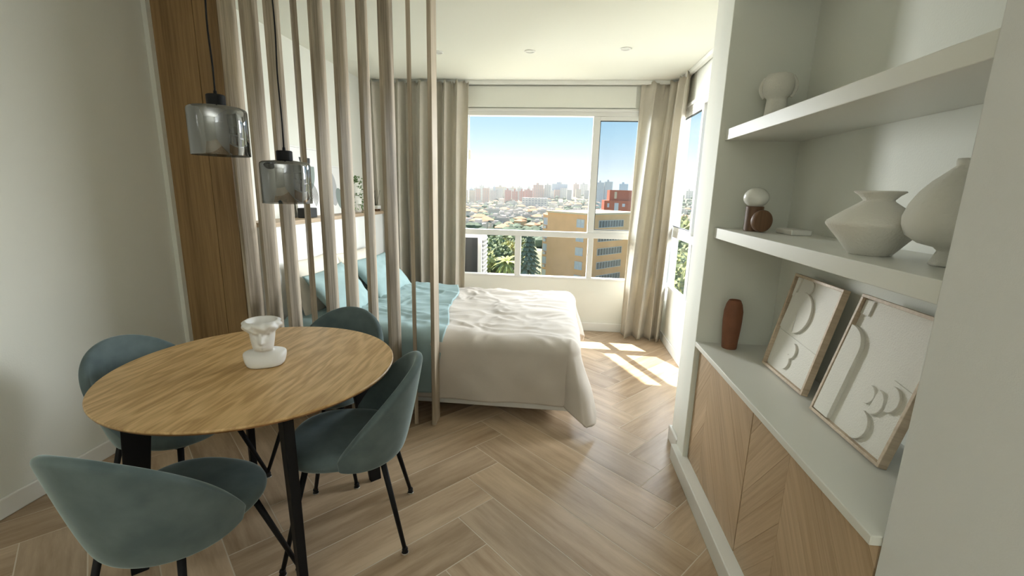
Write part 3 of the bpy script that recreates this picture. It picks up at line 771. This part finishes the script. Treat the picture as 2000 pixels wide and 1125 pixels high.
def vase(name, label, x, y, z, prof, m, cat='vase', bump=.0, seed=0, n=64):
    q = MB()
    def fn(p, a):
        if not bump: return p
        k = 1+bump*noise.noise(Vector((p.x*30+seed, p.y*30, p.z*30)))+bump*.4*noise.noise(Vector((p.x*80+seed, p.y*80, p.z*80)))
        return Vector((p.x*k, p.y*k, p.z))
    q.lathe(prof, n, fn=fn)
    o = q.build(name, m, None, smooth=True); o.location = (x, y, z); return tag(o, label, cat)
vase('angular_vase', 'wide angular white vase with a flared rim, middle bookcase shelf', .885, 1.385, Z1,
     [(0, 0), (.050, 0), (.053, .003), (.082, .042), (.1135, .080), (.1155, .086), (.113, .092), (.075, .122), (.038, .148), (.036, .152), (.047, .165), (.060, .174), (.058, .177), (.044, .168), (.033, .153), (0, .14)], M['ceramic'], bump=.012)
vase('pear_vase', 'rough white pear-shaped vase on a foot, cut off by the near wall', .935, 1.185, Z1,
     [(0, 0), (.030, 0), (.034, .004), (.028, .020), (.022, .036), (.030, .044), (.062, .052), (.088, .070), (.099, .095), (.100, .115), (.092, .145), (.076, .175), (.056, .200), (.036, .220), (.020, .236), (.022, .246), (.020, .252), (.012, .252), (.010, .24), (0, .235)], M['stone'], bump=.02, seed=4)
vase('terracotta_vase', 'slim terracotta vase on the worktop by the niche side', .875, 2.255, ZK,
     [(0, 0), (.033, 0), (.035, .004), (.037, .04), (.042, .10), (.044, .14), (.043, .19), (.036, .225), (.028, .243), (.026, .246), (.023, .243), (.024, .225), (.02, .15), (0, .10)], M['terra'], bump=.03, seed=9)
def relief(label, yc, w, h, xb, xt, pieces):
    """framed plaster relief leaned on the back of the niche; local X along -Y world, Y up the lean, Z to the room (-X world)"""
    t = thing('relief_picture', label, 'picture', (xb, yc, ZK+.0015), 0, 'framed plaster reliefs on the worktop')
    an = math.asin((xt-xb)/h); sn, cs = math.sin(an), math.cos(an)
    mt = Matrix(((0, sn, -cs, 0), (-1, 0, 0, 0), (0, cs, sn, 0), (0, 0, 0, 1)))
    fw_, dp = .011, .026
    for b in ((-w/2, 0, 0, w/2, fw_, dp), (-w/2, h-fw_, 0, w/2, h, dp), (-w/2, fw_, 0, -w/2+fw_, h-fw_, dp), (w/2-fw_, fw_, 0, w/2, h-fw_, dp)):
        q = MB(); q.box(*b); o = q.build('frame_bar', M['frame_wood'], t, bevel=.0012); o.matrix_local = mt
    q = MB(); q.box(-w/2+fw_, fw_, .002, w/2-fw_, h-fw_, .010); pl = q.build('plaster_panel', M['relief'], t); pl.matrix_local = mt
    for pts, z in pieces:
        q = MB(); q.prism(pts, .0095, .010+z); q.build('raised_shape', M['relief'], pl, bevel=.0012)
def half(cx, cy, r, a0, n=24): return ell(cx, cy, r, r, a0, a0+180, n)
relief('framed plaster relief with half circles, the one nearer the terracotta vase', 1.880, .345, .425, .972, 1.058,
       [(half(-.06, .275, .088, -80), .010), ([(-.160, .185), (-.145, .345), (-.075, .360), (-.06, .19)], .006), (half(-.055, .385, .030, -90), .006), ([(-.155, .33), (-.135, .33), (-.125, .412), (-.155, .412)], .007),
        ([(-.160, .178), (.160, .160), (.160, .157), (-.160, .175)], .003), (half(-.010, .120, .034, -95), .008), (half(-.028, .068, .034, -95), .008)])
relief('larger framed plaster relief with a tall arch, cut off by the near wall', 1.418, .36, .440, .946, 1.052,
       [([(-.166, .014), (-.085, .014), (-.085, .262)] + ell(-.166, .262, .081, .07, 0, 90, 12), .014), ([(-.166, .375), (-.125, .375), (-.125, .425), (-.166, .425)], .006),
        (half(.020, .158, .026, 180-90), .008), (half(.018, .158, .030, -90), .009), (half(.052, .150, .040, -95), .010), (half(.098, .180, .040, -80), .010), (half(.030, .062, .048, -95), .010), ([(.080, .235), (.166, .225), (.166, .219), (.080, .229)], .005)])

# ------------------------------------------------------------------ outside
GZ = -18.0
def qz(y):
    if y < 118: return GZ
    k = (math.log(min(y, 1300))-math.log(118))/(math.log(1300)-math.log(118))
    return 1.5 + y*(-.165+.153*k**.6)
def hz(x, y): return qz(max(y, 20)) + .045*x*max(0, min(1, (y-250)/500)) + (0 if y < 118 else .012*y*noise.noise(Vector((x*.006, y*.006, 1))))
M['ground'] = plain('park_ground', (.20, .21, .14), .95, 0, 1, .5, .09)
M['tree'] = plain('tree_foliage', (.20, .26, .15), .9, 0, 1, .45, .8)
M['tree_olive'] = plain('olive_foliage', (.34, .37, .16), .9, 0, 1, .45, .8)  # yellower, paler foliage colour than the other trees
M['palm'] = plain('palm_frond', (.36, .40, .12), .7, 0, 1, .3, 2)
M['trunk'] = plain('tree_trunk', (.12, .09, .06), .9)
M['ochre'] = plain('ochre_render', (.86, .52, .28), .85, 0, 1, .05, .4)
M['ochre2'] = plain('sand_render', (.52, .38, .25), .85, 0, 1, .05, .4)
M['roofcap'] = plain('pale_roof_edge', (.72, .58, .40), .8)
M['brickred'] = plain('brick_red_render', (.52, .16, .09), .85, 0, 1, .08, .5)
M['white_r'] = plain('white_render', (.70, .68, .66), .8)
M['house_w'] = plain('house_render', (.50, .48, .46), .85)
M['tile_r'] = plain('terracotta_roof', (.34, .16, .095), .8)
M['farglass'] = plain('far_window_glass', (.60, .63, .66), .55)
M['lawn'] = plain('lawn', (.26, .34, .07), .9, 0, 1, .3, .4)
q = MB(); nx, ny = 61, 60
def P(i, j):
    y = 12*(1500/12)**(j/(ny-1)); x = (-.75+1.75*i/(nx-1))*y + (i-30)*.3
    return Vector((x, y, hz(x, y)))
q.grid(P, nx, ny); tag(q.build('ground', M['ground'], None, smooth=True, recalc=False), kind='structure')
q = MB(); q.prism(ell(-13.5, 90, 5, 9), GZ+.02, GZ+.12); tag(q.build('lawn', M['lawn']), 'bright patch of lawn below the palm tree', 'lawn', kind='stuff')

# neighbouring ochre building
def facade_frame(o, d):
    d = Vector((d[0], d[1], 0)).normalized(); nrm = Vector((d.y, -d.x, 0))
    return Matrix(((d.x, nrm.x, 0, o[0]), (d.y, nrm.y, 0, o[1]), (0, 0, 1, o[2]), (0, 0, 0, 1)))   # local X along, Y outwards
t = thing('apartment_building', 'ochre apartment building with flat roof close to the window', 'building', (5.6, 88, GZ))
RT = -2.45-GZ
mb = Matrix.Identity(4)
dl = Vector((-.74, .672, 0)).normalized(); dr = Vector((.672, .74, 0)).normalized()
def quadbox(name, m, o, a, la, b, lb, z0, z1, par=t):
    q = MB(); o = Vector(o); p = [o, o+a*la, o+a*la+b*lb, o+b*lb]
    q.add([(*v.xy, z0) for v in p]+[(*v.xy, z1) for v in p], [(0, 1, 2, 3), (4, 5, 6, 7), (0, 1, 5, 4), (1, 2, 6, 5), (2, 3, 7, 6), (3, 0, 4, 7)])
    return q.build(name, m, par)
quadbox('walls', M['ochre'], (0, 0, 0), dl, 10.7, dr, 17.5, 0, RT-.35)
quadbox('roof_edge', M['roofcap'], -dl*.25-dr*.25, dl, 11.2, dr, 18, RT-.35, RT)
quadbox('corner_bay', M['ochre'], dl*10.7+dr*.6-dl*.0, dl, 1.9, dr, 6, 0, RT-.9)
M['stripglass'] = plain('strip_window_glass', (.17, .17, .18), .3)
M['hilltree'] = plain('hillside_foliage', (.105, .15, .11), .9, 0, 1, .4, .3)
M['pine'] = plain('pine_needles', (.36, .42, .29), .9, 0, 1, .3, 1.5)
def facwin(name, d, out, s, w, z, h, panes, rows=1):
    """window on a facade: frame, recessed panes; d along the wall, out away from it"""
    q = MB(); o = d*s + out*.02
    def bx(q, s0, s1, z0, z1, d0, d1):
        p = [d*(s+s0)+out*d0, d*(s+s1)+out*d0, d*(s+s1)+out*d1, d*(s+s0)+out*d1]
        q.add([(*v.xy, z0) for v in p]+[(*v.xy, z1) for v in p], [(0, 1, 2, 3), (4, 5, 6, 7), (0, 1, 5, 4), (1, 2, 6, 5), (2, 3, 7, 6), (3, 0, 4, 7)])
    fwd = .09
    bx(q, 0, w, z, z+fwd, 0, .14); bx(q, 0, w, z+h-fwd, z+h, 0, .14)
    for k in range(panes+1):
        c = w*k/panes; bx(q, max(0, c-fwd/2), min(w, c+fwd/2), z, z+h, 0, .13)
    for k in range(1, rows): bx(q, 0, w, z+h*k/rows-.04, z+h*k/rows+.04, 0, .12)
    f = q.build('window', M['white_r'], t)
    for k in range(panes):
        q = MB(); bx(q, w*k/panes+.03, w*(k+1)/panes-.03, z+.04, z+h-.04, .01, .05); q.build('pane', M['stripglass' if panes > 4 else 'farglass'], f)
for k in range(6):
    zc = RT-2.9-2.75*k
    facwin('window', dr, -dl, 3.2, 8.2, zc, 1.45, 9)
    facwin('window', dl, -dr, .9, 1.9, zc+.05, 1.6, 2, 2)
    # bay windows at the far left
    q = MB(); f = None
    facwin('window', dl, -dr+dl*0, 11.75, 1.6, zc+.05, 1.4, 2) if 0 else None
for k in range(6):
    zc = RT-3.0-2.75*k
    o0 = dl*10.7+dr*.6
    q = MB(); p0 = o0-dr*.05
    def bx2(q, s0, s1, z0, z1, d0, d1):
        p = [o0+dl*s0-dr*d0, o0+dl*s1-dr*d0, o0+dl*s1-dr*d1, o0+dl*s0-dr*d1]
        q.add([(*v.xy, z0) for v in p]+[(*v.xy, z1) for v in p], [(0, 1, 2, 3), (4, 5, 6, 7), (0, 1, 5, 4), (1, 2, 6, 5), (2, 3, 7, 6), (3, 0, 4, 7)])
    for a, b in ((.1, .2), (.85, .95), (1.6, 1.7)): bx2(q, a, b, zc, zc+1.5, 0, .09)
    bx2(q, .1, 1.7, zc, zc+.1, 0, .1); bx2(q, .1, 1.7, zc+1.4, zc+1.5, 0, .1)
    f = q.build('bay_window', M['white_r'], t)
    for a in (.2, .95):
        q = MB(); bx2(q, a, a+.65, zc+.1, zc+1.4, .01, .05); q.build('pane', M['farglass'], f)
    q = MB(); bx2(q, .7, 1.4, zc-.75, zc-.2, 0, .35); q.build('cooling_unit', M['white_r'], t)
# brick-red block behind it
t = thing('apartment_block', 'brick-red stepped block behind the ochre building', 'building', (13.2, 140, GZ))
def redbox(name, m, b): boxobj(name, m, b, t)
redbox('lower_tier', M['brickred'], (.1, 0, 0, 10, 9, 1.5-.0165*140-GZ))
redbox('upper_tier', M['brickred'], (1.6, .8, 1.5-.0165*140-GZ, 10, 9, 1.5+.0055*140-GZ))
redbox('terrace', M['brickred'], (-3.2, -.6, 0, 1.2, 9, 1.5-.040*140-GZ))
redbox('terrace_parapet', M['roofcap'], (-1.2, -.75, 1.5-.043*140-GZ, -.4, -.5, 1.5-.037*140-GZ))
for x, z, w_, h_, m in ((3.0, -.0125, .7, 2.0, 'roofcap'), (3.1, -.040, 1.2, 2.6, 'farglass'), (5.4, -.029, .8, .9, 'farglass'), (1.0, -.031, .6, 1.2, 'farglass')):
    redbox('window', M[m], (x, -.06 if z < -.016 else .72, 1.5+z*140-GZ, x+w_, .02 if z < -.016 else .82, 1.5+z*140-GZ+h_))

# skyline blocks
def block_mat(name, col, sx=.35, sz=.32):
    m, t_, b = new_mat(name); N = t_.nodes; K = t_.links.new
    co = N.new('ShaderNodeTexCoord'); mp_ = N.new('ShaderNodeMapping'); mp_.inputs['Rotation'].default_value = (PI/2, 0, 0)
    br = N.new('ShaderNodeTexBrick'); br.offset = 0; br.inputs['Scale'].default_value = 1.0
    br.inputs['Brick Width'].default_value = 4.4; br.inputs['Row Height'].default_value = 3.1; br.inputs['Mortar Size'].default_value = .95; br.inputs['Mortar Smooth'].default_value = 0
    br.inputs['Color1'].default_value = (.26, .29, .33, 1); br.inputs['Color2'].default_value = (.34, .35, .37, 1); br.inputs['Mortar'].default_value = (*col, 1)
    K(co.outputs['Object'], mp_.inputs[0]); K(mp_.outputs[0], br.inputs['Vector']); K(br.outputs[0], b.inputs['Base Color']); b.inputs['Roughness'].default_value = .8
    return m
BM = {k: block_mat('block_'+k, c) for k, c in dict(white=(.62, .60, .57), pink=(.55, .36, .30), red=(.45, .16, .12), blue=(.30, .40, .50), grey=(.40, .40, .40), sand=(.58, .48, .36)).items()}
def block(label, ratio, q0, q1, wr_, y, m, group=None, roof=True):
    x = ratio*y; w = wr_*y; z0 = hz(x, y)-8; z1 = 1.5+q1*y
    t = thing('apartment_block', label, 'building', (x, y, z0), random.uniform(-.12, .12), group)
    boxobj('tower', BM[m], (0, 0, 0, w, w*.5+6, z1-z0), t)
    if roof: boxobj('roof_hut', BM[m], (w*.3, 3, z1-z0, w*.55, 7, z1-z0+4.0), t)
ORD = ['leftmost', 'second from the left', 'third from the left', 'fourth from the left', 'fifth from the left', 'sixth from the left', 'seventh from the left', 'eighth from the left', 'ninth from the left', 'tenth from the left', 'eleventh from the left', 'twelfth from the left', 'rightmost']
GRP = 'apartment blocks on the skyline'
for n_, (r_, q1, w_, y, m) in enumerate(((-.198, .0005, .008, 1150, 'blue'), (-.188, .0030, .010, 1120, 'white'), (-.176, .0075, .010, 1180, 'white'), (-.164, .0030, .018, 1200, 'white'), (-.146, .006, .006, 1210, 'blue'), (-.140, .0065, .022, 1210, 'sand'),
                         (-.108, .0055, .012, 1230, 'sand'), (-.093, .0070, .010, 1250, 'white'), (-.070, .0080, .006, 1190, 'white'),
                         (-.005, .0195, .008, 1330, 'grey'), (.028, .016, .012, 1230, 'pink'), (.042, .0165, .016, 1230, 'white'), (.060, .014, .014, 1180, 'pink'))):
    block('far hazy apartment block along the skyline, %s of these pale ones' % ORD[n_], r_, 0, q1, w_, y, m, GRP)
for n_, (r_, q1, w_, y) in enumerate(((-.120, -.0005, .014, 960), (-.104, -.002, .013, 930), (-.088, -.0015, .010, 960), (-.076, .0005, .016, 980))):
    block('long brick-red block below the skyline, %s of four' % (ORD[:3]+['rightmost'])[n_], r_, 0, q1, w_, y, 'red', 'brick-red blocks under the skyline')
block('pinkish tall slab on the skyline, left of the blue-grey one', -.058, 0, .0125, .022, 1000, 'pink')
block('pale striped block touching the blue-grey slab on the skyline', -.034, 0, .0130, .014, 1020, 'white')
block('wide blue-grey slab on the skyline above the ochre roof', -.018, 0, .0155, .032, 1080, 'blue')
block('long low white building under the skyline blocks', -.082, 0, -.0155, .054, 640, 'white', None, False)
block('dark twin-topped tower seen through the closed pane, left one', .078, 0, .0205, .014, 1000, 'grey')
block('dark twin-topped tower seen through the closed pane, right one', .094, 0, .0225, .016, 1000, 'grey')
block('pale tower on the skyline beside the corner curtain', .124, 0, .0185, .018, 1050, 'blue')
for n_, (r_, q1, w_, y) in enumerate(((.262, .0075, .014, 900), (.280, .005, .016, 860), (.300, .009, .014, 940))):
    block('hazy apartment block beyond the trees in the side window, %s of three' % ('leftmost', 'middle', 'rightmost')[n_], r_, 0, q1, w_, y, 'white', 'blocks seen in the side window')

for i in range(18):
    r_ = -.215+i*.0155+random.uniform(-.003, .003); y = random.uniform(1010, 1110)
    block('low pale block in the hazy row below the skyline', r_, 0, .0005+.0042*(r_+.2)/.1*.5+random.uniform(-.004, .003), random.uniform(.010, .017), y, random.choice(('white', 'pink', 'sand', 'grey', 'white')), 'low blocks below the skyline', False)
# hillside houses: four prototypes, copied
def house(kind, col, roof):
    q = MB(); a, b, h = random.uniform(4, 6), random.uniform(3.5, 5), random.uniform(3.2, 6)
    q.box(-a, -b, -4, a, b, h, 0)
    if kind == 'hip':
        q.add([(-a-.5, -b-.5, h), (a+.5, -b-.5, h), (a+.5, b+.5, h), (-a-.5, b+.5, h), (-a*.4, 0, h+2), (a*.4, 0, h+2)], [(0, 1, 5, 4), (1, 2, 5), (2, 3, 4, 5), (3, 0, 4), (3, 2, 1, 0)], 1)
    else:
        q.box(-a, -b, h, a, -b+.3, h+.8, 0); q.box(-a, b-.3, h, a, b, h+.8, 0); q.box(-a*.2, -b*.2, h, a*.5, b*.6, h+2.4, 0)
    for k in (-.6, 0, .55): q.box(a*k-.6, -b-.05, h*.35, a*k+.6, -b+.1, h*.35+1.5, 2)
    return q.build('house', [M[col], M[roof], M['farglass']])
protos = {'w': [house('hip', 'house_w', 'tile_r'), house('hip', 'house_w', 'tile_r')], 'f': [house('flat', 'house_w', 'house_w'), house('flat', 'house_w', 'house_w')], 'o': [house('hip', 'ochre2', 'tile_r')]}
used = set()
HL = {'w': ('small white house with a clay-tiled roof on the far hillside', 'clay-roofed houses on the hillside'), 'f': ('small white flat-roofed house on the far hillside', 'flat-roofed houses on the hillside'), 'o': ('sand-coloured tiled house on the near slope', 'sand-coloured houses on the slope')}
taken = []
for i in range(2600):
    if len(taken) > 285: break
    y = 230*(1050/230)**random.random()
    r_ = random.uniform(-.27, .13) if random.random() < .93 else random.uniform(.24, .33)
    x = r_*y
    if any((x-a)**2+(y-b)**2*.5 < (8+y*.006)**2 for a, b in taken): continue
    taken.append((x, y))
    k = random.choice('wwfff' if y > 330 else 'wffoo'); p = random.choice(protos[k])
    if p.name in used: o = p.copy(); COL.objects.link(o)
    else: o = p; used.add(p.name)
    o.location = (x, y, hz(x, y)+1.0); o.rotation_euler = (0, 0, random.uniform(-.6, .6)); s_ = random.uniform(.72, 1.08)*(1 if y > 320 else .8); o.scale = (s_, s_, s_)
    tag(o, HL[k][0], 'house', HL[k][1])
for v in protos.values():
    for p in v:
        if p.name not in used: bpy.data.objects.remove(p)

# hillside trees: one uncountable mass
ico = bmesh.new(); bmesh.ops.create_icosphere(ico, subdivisions=1, radius=1); IV = [v.co.copy() for v in ico.verts]; IFC = [tuple(v.index for v in f.verts) for f in ico.faces]; ico.free()
q = MB()
for i in range(1500):
    y = 150*(1250/150)**(random.random()**.8); r_ = random.uniform(-.32, .40); x = r_*y
    s_ = random.uniform(1.3, 3.0)*(1+y/1250); z = hz(x, y)+s_*.55
    if y < 215 and -.02 < r_ < .25: continue
    q.add([Vector((x, y, z))+Vector((v.x*s_*1.15, v.y*s_, v.z*s_*.95))*(1+.35*noise.noise(v*2+Vector((i, 0, 0)))) for v in IV], IFC)
tag(q.build('hillside_trees', M['hilltree'], recalc=False), 'mass of dark trees between the hillside houses', 'trees', kind='stuff')

# park trees
def crown_mesh(n, rx, rz, leafm, seed, lf):
    rnd = random.Random(seed); q = MB()
    for i in range(n):
        d = Vector((rnd.gauss(0, 1), rnd.gauss(0, 1), rnd.gauss(0, 1))).normalized()
        rad = (.55+.45*rnd.random()**.5)*(1+.35*noise.noise(d*1.8+Vector((seed, 0, 0))))
        c = Vector((d.x*rx*rad, d.y*rx*rad, d.z*rz*rad))
        a = Vector((rnd.gauss(0, 1), rnd.gauss(0, 1), rnd.gauss(0, .6))).normalized(); b = a.orthogonal().normalized(); L_ = lf*rnd.uniform(.6, 1.4)
        q.add([c-a*L_, c+b*L_*.7, c+a*L_, c-b*L_*.7], [(0, 1, 2, 3)])
    return q
def tree(label, x, y, h, r, leafm, seed, group=None):
    t = thing('park_tree', label, 'tree', (x, y, GZ), 0, group)
    q = crown_mesh(900, r, h*.36, leafm, seed, r*.14)
    c = q.build('foliage', M[leafm], t, recalc=False); c.location = (0, 0, h*.64); c['kind'] = 'stuff'
    q = MB(); q.lathe([(r*.74*math.sin(a), h*.64-h*.27*math.cos(a)) for a in [PI*k/8 for k in range(9)]], 12, fn=lambda p, a: p*(1)+Vector((0, 0, .25*noise.noise(p*.7))))
    core = q.build('inner_foliage', M[leafm], t); core['kind'] = 'stuff'
    q = MB(); q.tube([(0, 0, 0), (0, 0, h*.45)], [.35, .22], 8); q.build('trunk', M['trunk'], t)
for i, (r_, y, qt, r, m) in enumerate(((-.166, 112, -.096, 4.5, 'tree'), (-.138, 108, -.101, 4.2, 'tree'), (-.118, 116, -.098, 4.6, 'tree'), (-.150, 96, -.117, 3.6, 'tree'), (-.128, 98, -.120, 3.2, 'tree'), (-.107, 103, -.112, 3.4, 'tree_olive'), (-.178, 90, -.120, 3.2, 'tree_olive'), (-.195, 104, -.098, 4.0, 'tree'), (-.088, 118, -.100, 4.2, 'tree'))):
    tree('leafy park tree between AC unit and pine, %s of nine' % ([ORD[k] for k in (2, 4, 6, 3, 5, 7, 1, 0)]+['rightmost'])[i], r_*y, y, 1.5+qt*y-GZ, r, m, i+1, 'park trees left of the pine')
for i, (r_, y, qt, r, m) in enumerate(((.262, 60, -.075, 3.0, 'tree'), (.285, 66, -.055, 3.4, 'tree_olive'), (.305, 58, -.07, 2.8, 'tree'), (.275, 46, -.12, 2.0, 'tree'), (.295, 44, -.11, 2.0, 'tree_olive'), (.255, 90, -.045, 4, 'tree_olive'), (.31, 92, -.035, 4, 'tree'))):
    tree('garden tree in the side window, %s' % ('left of the lower mullion, mid distance', 'tallest, in the middle distance', 'at the bookcase edge, mid distance', 'nearest, at its lower left', 'nearest, at its lower right', 'farther back at its left edge', 'farther back at its right edge')[i], r_*y, y, 1.5+qt*y-GZ, r, m, i+31, 'trees in the side window')
# tall pine with drooping tiers
t = thing('pine_tree', 'tall layered pine standing at the left corner of the ochre building', 'tree', (-.064*93, 93, GZ))
q = MB(); q.tube([(0, 0, 0), (0, 0, 11.5)], [.3, .05], 8); q.build('trunk', M['trunk'], t)
q = MB(); rnd = random.Random(5)
for i in range(12):
    z = 1.0+i*.92; rr = 3.5*(1-i/12.8)
    for k in range(13):
        a = 2*PI*k/16+i*.4+rnd.uniform(-.15, .15)
        for m_ in range(5):
            f = (m_+1)/5; c = Vector((rr*f*math.cos(a), rr*f*math.sin(a), z-.9*f*f+.25*f)); d = Vector((math.cos(a), math.sin(a), -.5)); b = Vector((-math.sin(a), math.cos(a), 0)); L_ = .55
            q.add([c-d*L_, c+b*.42, c+d*L_, c-b*.42], [(0, 1, 2, 3)]); q.add([c-d*L_, c+Vector((0, 0, .3)), c+d*L_, c-Vector((0, 0, .2))], [(0, 1, 2, 3)])
tag(q.build('needles', M['pine'], t, recalc=False), kind='stuff')
t = thing('palm_tree', 'bright palm tree with arching fronds in the park below', 'tree', (-.113*86, 86, GZ))
q = MB(); q.tube([(0, 0, 0), (.1, 0, 5.7)], [.32, .25], 8); q.build('trunk', M['trunk'], t)
for k in range(34):
    q = MB(); a = k*2.399; el = R(-25+100*((k*7) % 34)/34); Lf = 3.1
    pts = []
    for m_ in range(8):
        f = m_/7; e2 = el-1.25*f*f; pts.append((Lf*f*math.cos(el-.5*f), Lf*f*math.sin(el-.62*f)-.5*f*f))
    vs = []; fs = []
    for m_, (rr, zz) in enumerate(pts):
        wd = .34*math.sin(PI*min(.98, .12+.86*m_/7)); b = Vector((-math.sin(a), math.cos(a), 0))*wd
        p = Vector((.1+rr*math.cos(a), rr*math.sin(a), 5.7+zz)); vs += [p-b-Vector((0, 0, wd*.5)), p, p+b-Vector((0, 0, wd*.5))]
    for m_ in range(7):
        o_i = m_*3; fs += [(o_i, o_i+1, o_i+4, o_i+3), (o_i+1, o_i+2, o_i+5, o_i+4)]
    q.add(vs, fs); q.build('frond', M['palm'], t, recalc=False)
# outdoor cooling unit beside the window
t = thing('cooling_unit', 'white outdoor AC unit with a dark coil side, left outside the window', 'air conditioner', (-1.75, 5.10, .40))
boxobj('casing', M['white_r'], (0, .02, .0, .885, .36, .60), t, bevel=.01)
boxobj('coil', M['speaker'], (.03, .0, .04, .84, .021, .56), t)
q = MB(); fr = .0
for b in ((0, 0, 0, .885, .022, .04), (0, 0, .56, .885, .022, .60), (0, 0, .04, .03, .022, .56), (.84, 0, .04, .885, .022, .56)): q.box(*b)
q.build('rim', M['white_r'], t)
boxobj('side_recess', M['speaker'], (.8855, .05, .06, .8900, .33, .535), t)
for k in range(11): boxobj('louver', M['white_r'], (.886, .04, .045+k*.048, .902, .34, .062+k*.048), t)
for k in range(4): boxobj('grille_bar', M['white_r'], (.886, .07+k*.075, .03, .899, .080+k*.075, .57), t)
for x in (.1, .75): boxobj('bracket', M['alu'], (x, -.105, -.03, x+.03, .36, 0), t)
# added unseen block outside the window, trims the sun patches on the floor
t = boxobj('sun_blocker', M['white_r'], (-2.6, 5.0, 2.98, -.36, 6.2, 5.4)); t['kind'] = 'structure'

# thin sea haze over the town
hm = bpy.data.materials.new('sea_haze'); hm.use_nodes = True; hn = hm.node_tree
hn.nodes.remove(hn.nodes['Principled BSDF'])
vs_ = hn.nodes.new('ShaderNodeVolumeScatter'); vs_.inputs['Density'].default_value = .00030; vs_.inputs['Anisotropy'].default_value = .35; vs_.inputs['Color'].default_value = (.93, .97, 1, 1)
hn.links.new(vs_.outputs[0], hn.nodes['Material Output'].inputs['Volume'])
hz_ = boxobj('haze', hm, (-900, 300, -60, 1300, 1450, 42)); tag(hz_, 'thin bright sea haze over the hillside town', 'haze', kind='stuff')
